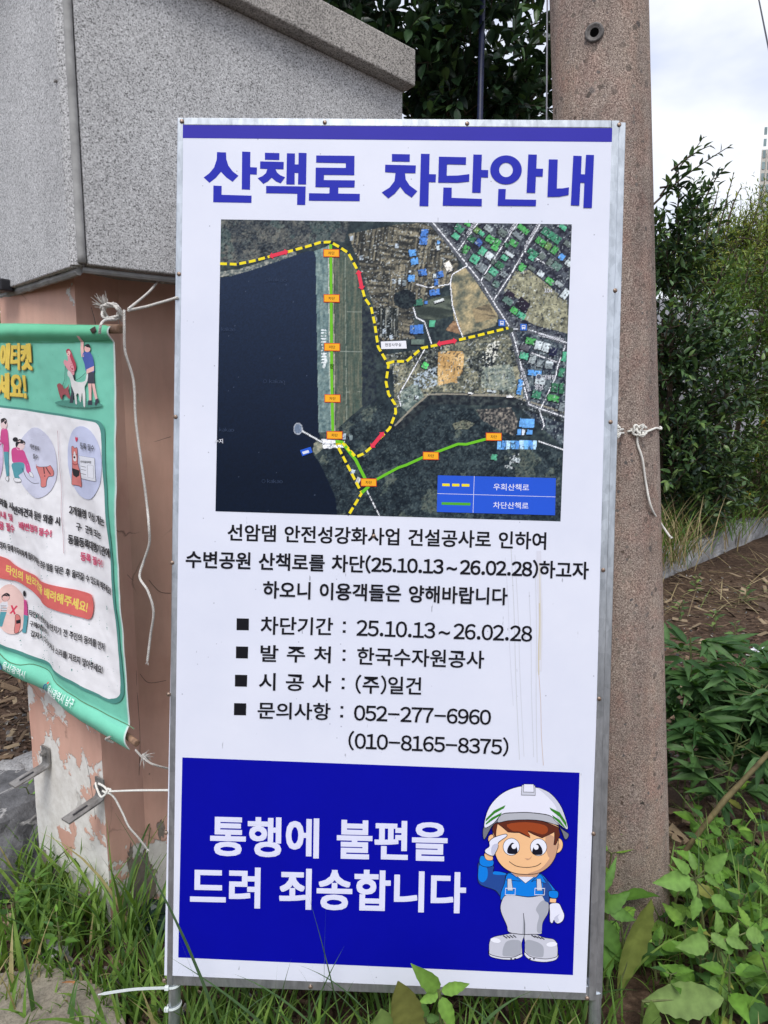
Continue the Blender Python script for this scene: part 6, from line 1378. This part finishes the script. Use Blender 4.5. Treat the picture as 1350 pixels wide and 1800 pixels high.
sprig('leafy_weed', 'pale green weed with seven broad leaves overlapping the right edge of the pole foot', (1235, 1800), 1.60, (1222, 1545), [((1215, 1545), (1155, 1553), -.02, .55), ((1212, 1535), (1185, 1508), 0, .5), ((1238, 1530), (1284, 1504), 0, .6), ((1222, 1530), (1212, 1495), .02, .45), ((1215, 1548), (1225, 1582), -.03, .5), ((1238, 1538), (1268, 1562), -.02, .4), ((1225, 1575), (1222, 1620), -.03, .6), ((1250, 1575), (1290, 1600), -.02, .6)], (.16, .30, .07), 'leafy weeds at the foot of the pole')
sprig('leafy_weed', 'lush pale weed with broad leaves filling the lower right, above the ragged leaf', (1270, 1850), 1.50, (1260, 1660), [((1245, 1655), (1195, 1668), -.02, .65), ((1250, 1640), (1282, 1672), -.03, .55), ((1262, 1640), (1265, 1605), 0, .6), ((1275, 1650), (1318, 1668), -.02, .5), ((1282, 1650), (1300, 1625), 0, .7), ((1262, 1690), (1282, 1672), .02, .6), ((1250, 1700), (1268, 1705), -.02, .6), ((1285, 1735), (1245, 1728), -.02, .75), ((1285, 1745), (1275, 1790), -.04, .65), ((1300, 1715), (1348, 1738), -.02, .4), ((1310, 1640), (1350, 1650), 0, .7)], (.18, .31, .08), 'leafy weeds at the foot of the pole')
for i, (px, py) in enumerate(((70, 1640), (105, 1690), (30, 1660), (55, 1500))):
    weed(px, py, (.16, .13, .14, .22)[i], 12, (.055, .05, .05, .05)[i], ['thin leaved weed among the grass at the column foot', 'short weed in the grass near the path edge', 'weed at the left edge below the boulder', 'slender weed growing up in front of the dark boulder'][i], wr=.34, tpl=T_LA, group='slender weeds in the left grass')
# dock plants: single big leaves
def dock(px, py, tip, y, wd, label, col, grp='dock leaves'):
    a = at_y(px, py, y); b = at_y(tip[0], tip[1], y+tip[2]); root = thing('dock_leaf', label, 'leaf', tuple(a), grp); LV = Leaves(); d = b-a; l = np.linalg.norm(d)
    LV.add(leaf_tpl('obov', 14, .08, -.08, .05), [a], [d], [np.array([.1, -1, .5])], [l], [wd], [col]); LV.build('blade', M['leaf'], root); mb = MB(); mb.tube([np.array([a[0], a[1], -.02])-d*.0, a, a+d*.5], [.004, .004, .002], 6); mb.build('stalk', M['stem'], root)
dock(735, 1850, (697, 1716, 0), 1.20, .060, 'upright dark olive dock leaf with rounded tip before the bottom rail', (.17, .18, .05))
dock(690, 1880, (668, 1765, 0), 1.22, .066, 'pale green dock leaf left of the olive one at the bottom edge', (.20, .30, .09))
dock(1085, 1745, (1140, 1570, 0), 1.52, .055, 'wilted olive leaf standing upright in front of the pole foot', (.19, .23, .06))
dock(1130, 1760, (1270, 1752, -.02), 1.45, .075, 'big pale ragged leaf lying in the grass right of the board leg', (.21, .31, .10))
dock(1145, 1850, (1140, 1752, 0), 1.42, .045, 'small speckled upright leaf below the ragged pale leaf', (.17, .27, .07))
# bamboo like weed right of the pole
def bamboo(px, py, h, lean, n, label, leaf=.125):
    b = at_z(px, py); root = thing('bamboo_weed', label, 'weed', tuple(b), 'bamboo leaved weeds right of the pole'); LV = Leaves(); mb = MB(); top = b+np.array([lean[0], lean[1], h]); stem = catmull([b, b+(top-b)*.55+np.array([0, 0, .04]), top], 6); mb.tube(stem, .0035, 5)
    for k in range(n):
        q = stem[int(RS.uniform(.3, 1)*(len(stem)-1))]; a = RS.uniform(0, 2*pi); tw = q+np.array([cos(a), sin(a), RS.uniform(-.1, .5)])*RS.uniform(.04, .14); mb.tube([q, tw], [.002, .0012], 4)
        m_ = RS.randint(4, 7); aa = a+RS.uniform(-1.3, 1.3, m_); el = RS.uniform(-.4, .7, m_); d = np.stack([np.cos(aa)*np.cos(el), np.sin(aa)*np.cos(el), np.sin(el)], 1); ls = leaf*RS.uniform(.7, 1.15, m_); LV.add(T_LA, np.repeat(tw[None], m_, 0), d, np.array([0, -.25, 1])+RS.normal(0, .25, (m_, 3)), ls, ls*.21, pick(PAL_BB, m_))
    LV.build('leaves', M['leaf'], root); mb.build('stem', M['stem'], root)
bamboo(1215, 1400, .60, (-.03, .02), 30, 'bamboo leaved weed nearest the pole, topmost fan of narrow leaves'); bamboo(1290, 1420, .48, (.04, -.05), 36, 'bamboo leaved weed in the middle with drooping narrow leaves'); bamboo(1345, 1400, .42, (.0, -.08), 36, 'bamboo leaved weed at the right edge of the picture'); bamboo(1250, 1380, .50, (.06, .0), 24, 'short bamboo leaved weed behind the others'); bamboo(1190, 1390, .36, (.02, -.03), 21, 'bamboo leaved weed partly hidden by the pole edge')
bamboo(1330, 1360, .50, (.02, .0), 26, 'bamboo leaved weed farthest back at the right edge'); bamboo(1265, 1460, .34, (.02, -.03), 22, 'low bamboo leaved weed in front, under the middle one'); bamboo(1200, 1440, .38, (.01, .02), 18, 'bamboo leaved weed low beside the pole, below the nearest one')
# bent stalk
M['stalk'] = plain('dry_stalk', (.13, .105, .045), .75, 0, .45, 30, .3)
mb = MB(); ys = 1.95; P = [at_y(*q) for q in ((1202, 1500, 1.95), (1235, 1455, 1.95), (1275, 1405, 1.97), (1310, 1368, 2.0), (1350, 1325, 2.02), (1420, 1270, 2.1))]
P[0] = np.array([P[0][0]-.05, 1.95, 0.0]) if False else P[0]; st0 = np.array([P[0][0]-.09, 1.94, -.02]); mb.tube([st0]+P, [.008, .008, .0075, .009, .0075, .007, .006], 8); bs = tag(mb.build('bent_stalk', M['stalk'], smooth=True, origin=tuple(st0)), 'thick bent yellowish brown plant stalk slanting up to the right edge', 'stalk')

# ------------------------------------------------------------------ litter and stones
def chips(name, areas, n, size, pal, thick=.25):
    V = []; F = []; C = []; k = 0; cs_ = pick(pal, n)
    for i in range(n):
        ar = areas[RS.choice(len(areas))]; x = RS.uniform(ar[0], ar[1]); y = ar[2]+(ar[3]-ar[2])*RS.rand()**1.4; z = gh(x, y)+RS.uniform(0, .012)
        s = RS.uniform(*size); a, b, c = s, s*RS.uniform(.12, .38), s*thick*RS.uniform(.4, 1); R_ = Matrix.Rotation(RS.uniform(0, 6.28), 3, 'Z') @ Matrix.Rotation(RS.normal(0, .3), 3, 'X') @ Matrix.Rotation(RS.normal(0, .3), 3, 'Y')
        for sx, sy, sz in ((-1, -1, -1), (1, -.7, -1), (.8, 1, -1), (-.9, .8, -1), (-.8, -.7, 1), (.8, -.5, .8), (.6, .7, 1), (-.7, .6, .9)):
            q = R_ @ Vector((a*sx*.5, b*sy*.5, c*sz*.5)); V.append((x+q.x, y+q.y, z+q.z))
        F += [tuple(j+k for j in f) for f in ((0, 3, 2, 1), (4, 5, 6, 7), (0, 1, 5, 4), (1, 2, 6, 5), (2, 3, 7, 6), (3, 0, 4, 7))]; C += [cs_[i]]*8; k += 8
    o = mesh_obj(name, V, F, M['chip'], cols=C); o['kind'] = 'stuff'; return o
PAL_CH = [(.10, .062, .042, 4), (.16, .105, .075, 3), (.055, .036, .028, 3), (.24, .18, .13, .8)]
chips('bark_mulch', [(-3, -.55, 2.0, 6), (-2.2, -.6, 1.9, 3.6), (-1.3, .3, 1.4, 2.0), (.85, 3.8, 1.9, 7), (.8, 2.6, 1.7, 4.5)], 13000, (.010, .042), PAL_CH)
chips('gravel', [(-2, -.9, 2.1, 3.2), (-1.2, -.3, 1.4, 1.8), (.8, 3.2, 2, 6)], 1300, (.008, .028), [(.20, .20, .20, 3), (.30, .28, .26, 2), (.12, .12, .13, 2), (.42, .40, .38, .6)], .7)
chips('leaf_litter', [(.8, 3.5, 1.9, 6.5), (-2.2, -.6, 1.9, 4)], 900, (.012, .04), [(.42, .38, .32, 2), (.34, .25, .15, 3), (.50, .48, .45, .8), (.26, .17, .10, 2)], .08)
chips('twigs', [(-2.2, -.5, 1.5, 4), (.7, 3.5, 1.6, 6)], 1500, (.05, .16), [(.20, .14, .09, 2), (.30, .23, .15, 2), (.10, .07, .05, 2)], .04)
for i, (px, py, s, lab) in enumerate(((101, 1672, .034, 'grey pebble in the grass left of the white cable tie'), (122, 1716, .018, 'small pale pebble at the path edge'), (50, 1648, .022, 'brownish grey pebble among the grass at the left'), (62, 1350, .07, 'flat grey stone under the left bracket'), (18, 1362, .06, 'flat grey stone at the left edge behind the boulder'))):
    p = at_z(px, py); boulder('pebble', tuple(p+np.array([0, 0, s*.3])), (s*1.2, s, s*.55), lab, i*3.3+1, 'kerb', 2, .3)
def fallen(px, py, l, a, col, label, y=None):
    p = at_z(px, py, .02); LV = Leaves(); LV.add(leaf_tpl('ovate', 6, .35, -.25), [p], [np.array([cos(a), sin(a), .15])], [np.array([0, -.5, 1])], [l], [l*.45], [col]); tag(LV.build('fallen_leaf', M['dry'], origin=tuple(p)), label, 'leaf', 'fallen dry leaves')
fallen(98, 1742, .05, .3, (.38, .17, .07), 'curled orange brown dead leaf left of the long cable tie'); fallen(40, 1658, .03, .1, (.45, .30, .10), 'yellow orange dead leaf in the left grass'); fallen(212, 1650, .03, 1, (.40, .24, .10), 'tan dead leaf at the foot of the salmon column'); fallen(1285, 1262, .06, .8, (.55, .20, .14), 'reddish dead leaf between the bamboo leaves'); fallen(1340, 1780, .04, 1.2, (.42, .2, .08), 'orange dead leaf at the bottom right')
# crumpled litter
bm = bmesh.new(); bmesh.ops.create_icosphere(bm, subdivisions=3, radius=1)
for v in bm.verts: v.co = Vector((v.co.x*.085, v.co.y*.05, v.co.z*.028))*(1+.5*noise.noise(v.co*3.3))
me = bpy.data.meshes.new('litter'); bm.to_mesh(me); bm.free(); me.materials.append(plain('crumpled_foil', (.62, .64, .70), .35, .2, .3, 30)); o = bpy.data.objects.new('crumpled_wrapper', me); COL.objects.link(o); o.location = at_z(1338, 1143, .015); o.scale = (.6, .6, .7); tag(o, 'crumpled silvery white wrapper on the mulch at the right edge', 'litter')
bm = bmesh.new(); bmesh.ops.create_icosphere(bm, subdivisions=3, radius=1)
for v in bm.verts: v.co = Vector((v.co.x*.07, v.co.y*.05, v.co.z*.055))*(1+.4*noise.noise(v.co*2.3))
me = bpy.data.meshes.new('bag'); bm.to_mesh(me); bm.free(); me.materials.append(plain('dark_green_plastic', (.01, .03, .022), .4, 0, .3, 30)); o = bpy.data.objects.new('plastic_bag', me); COL.objects.link(o); o.location = at_z(279, 1622, .03); tag(o, 'dark green crumpled plastic at the column foot beside the board', 'bag')
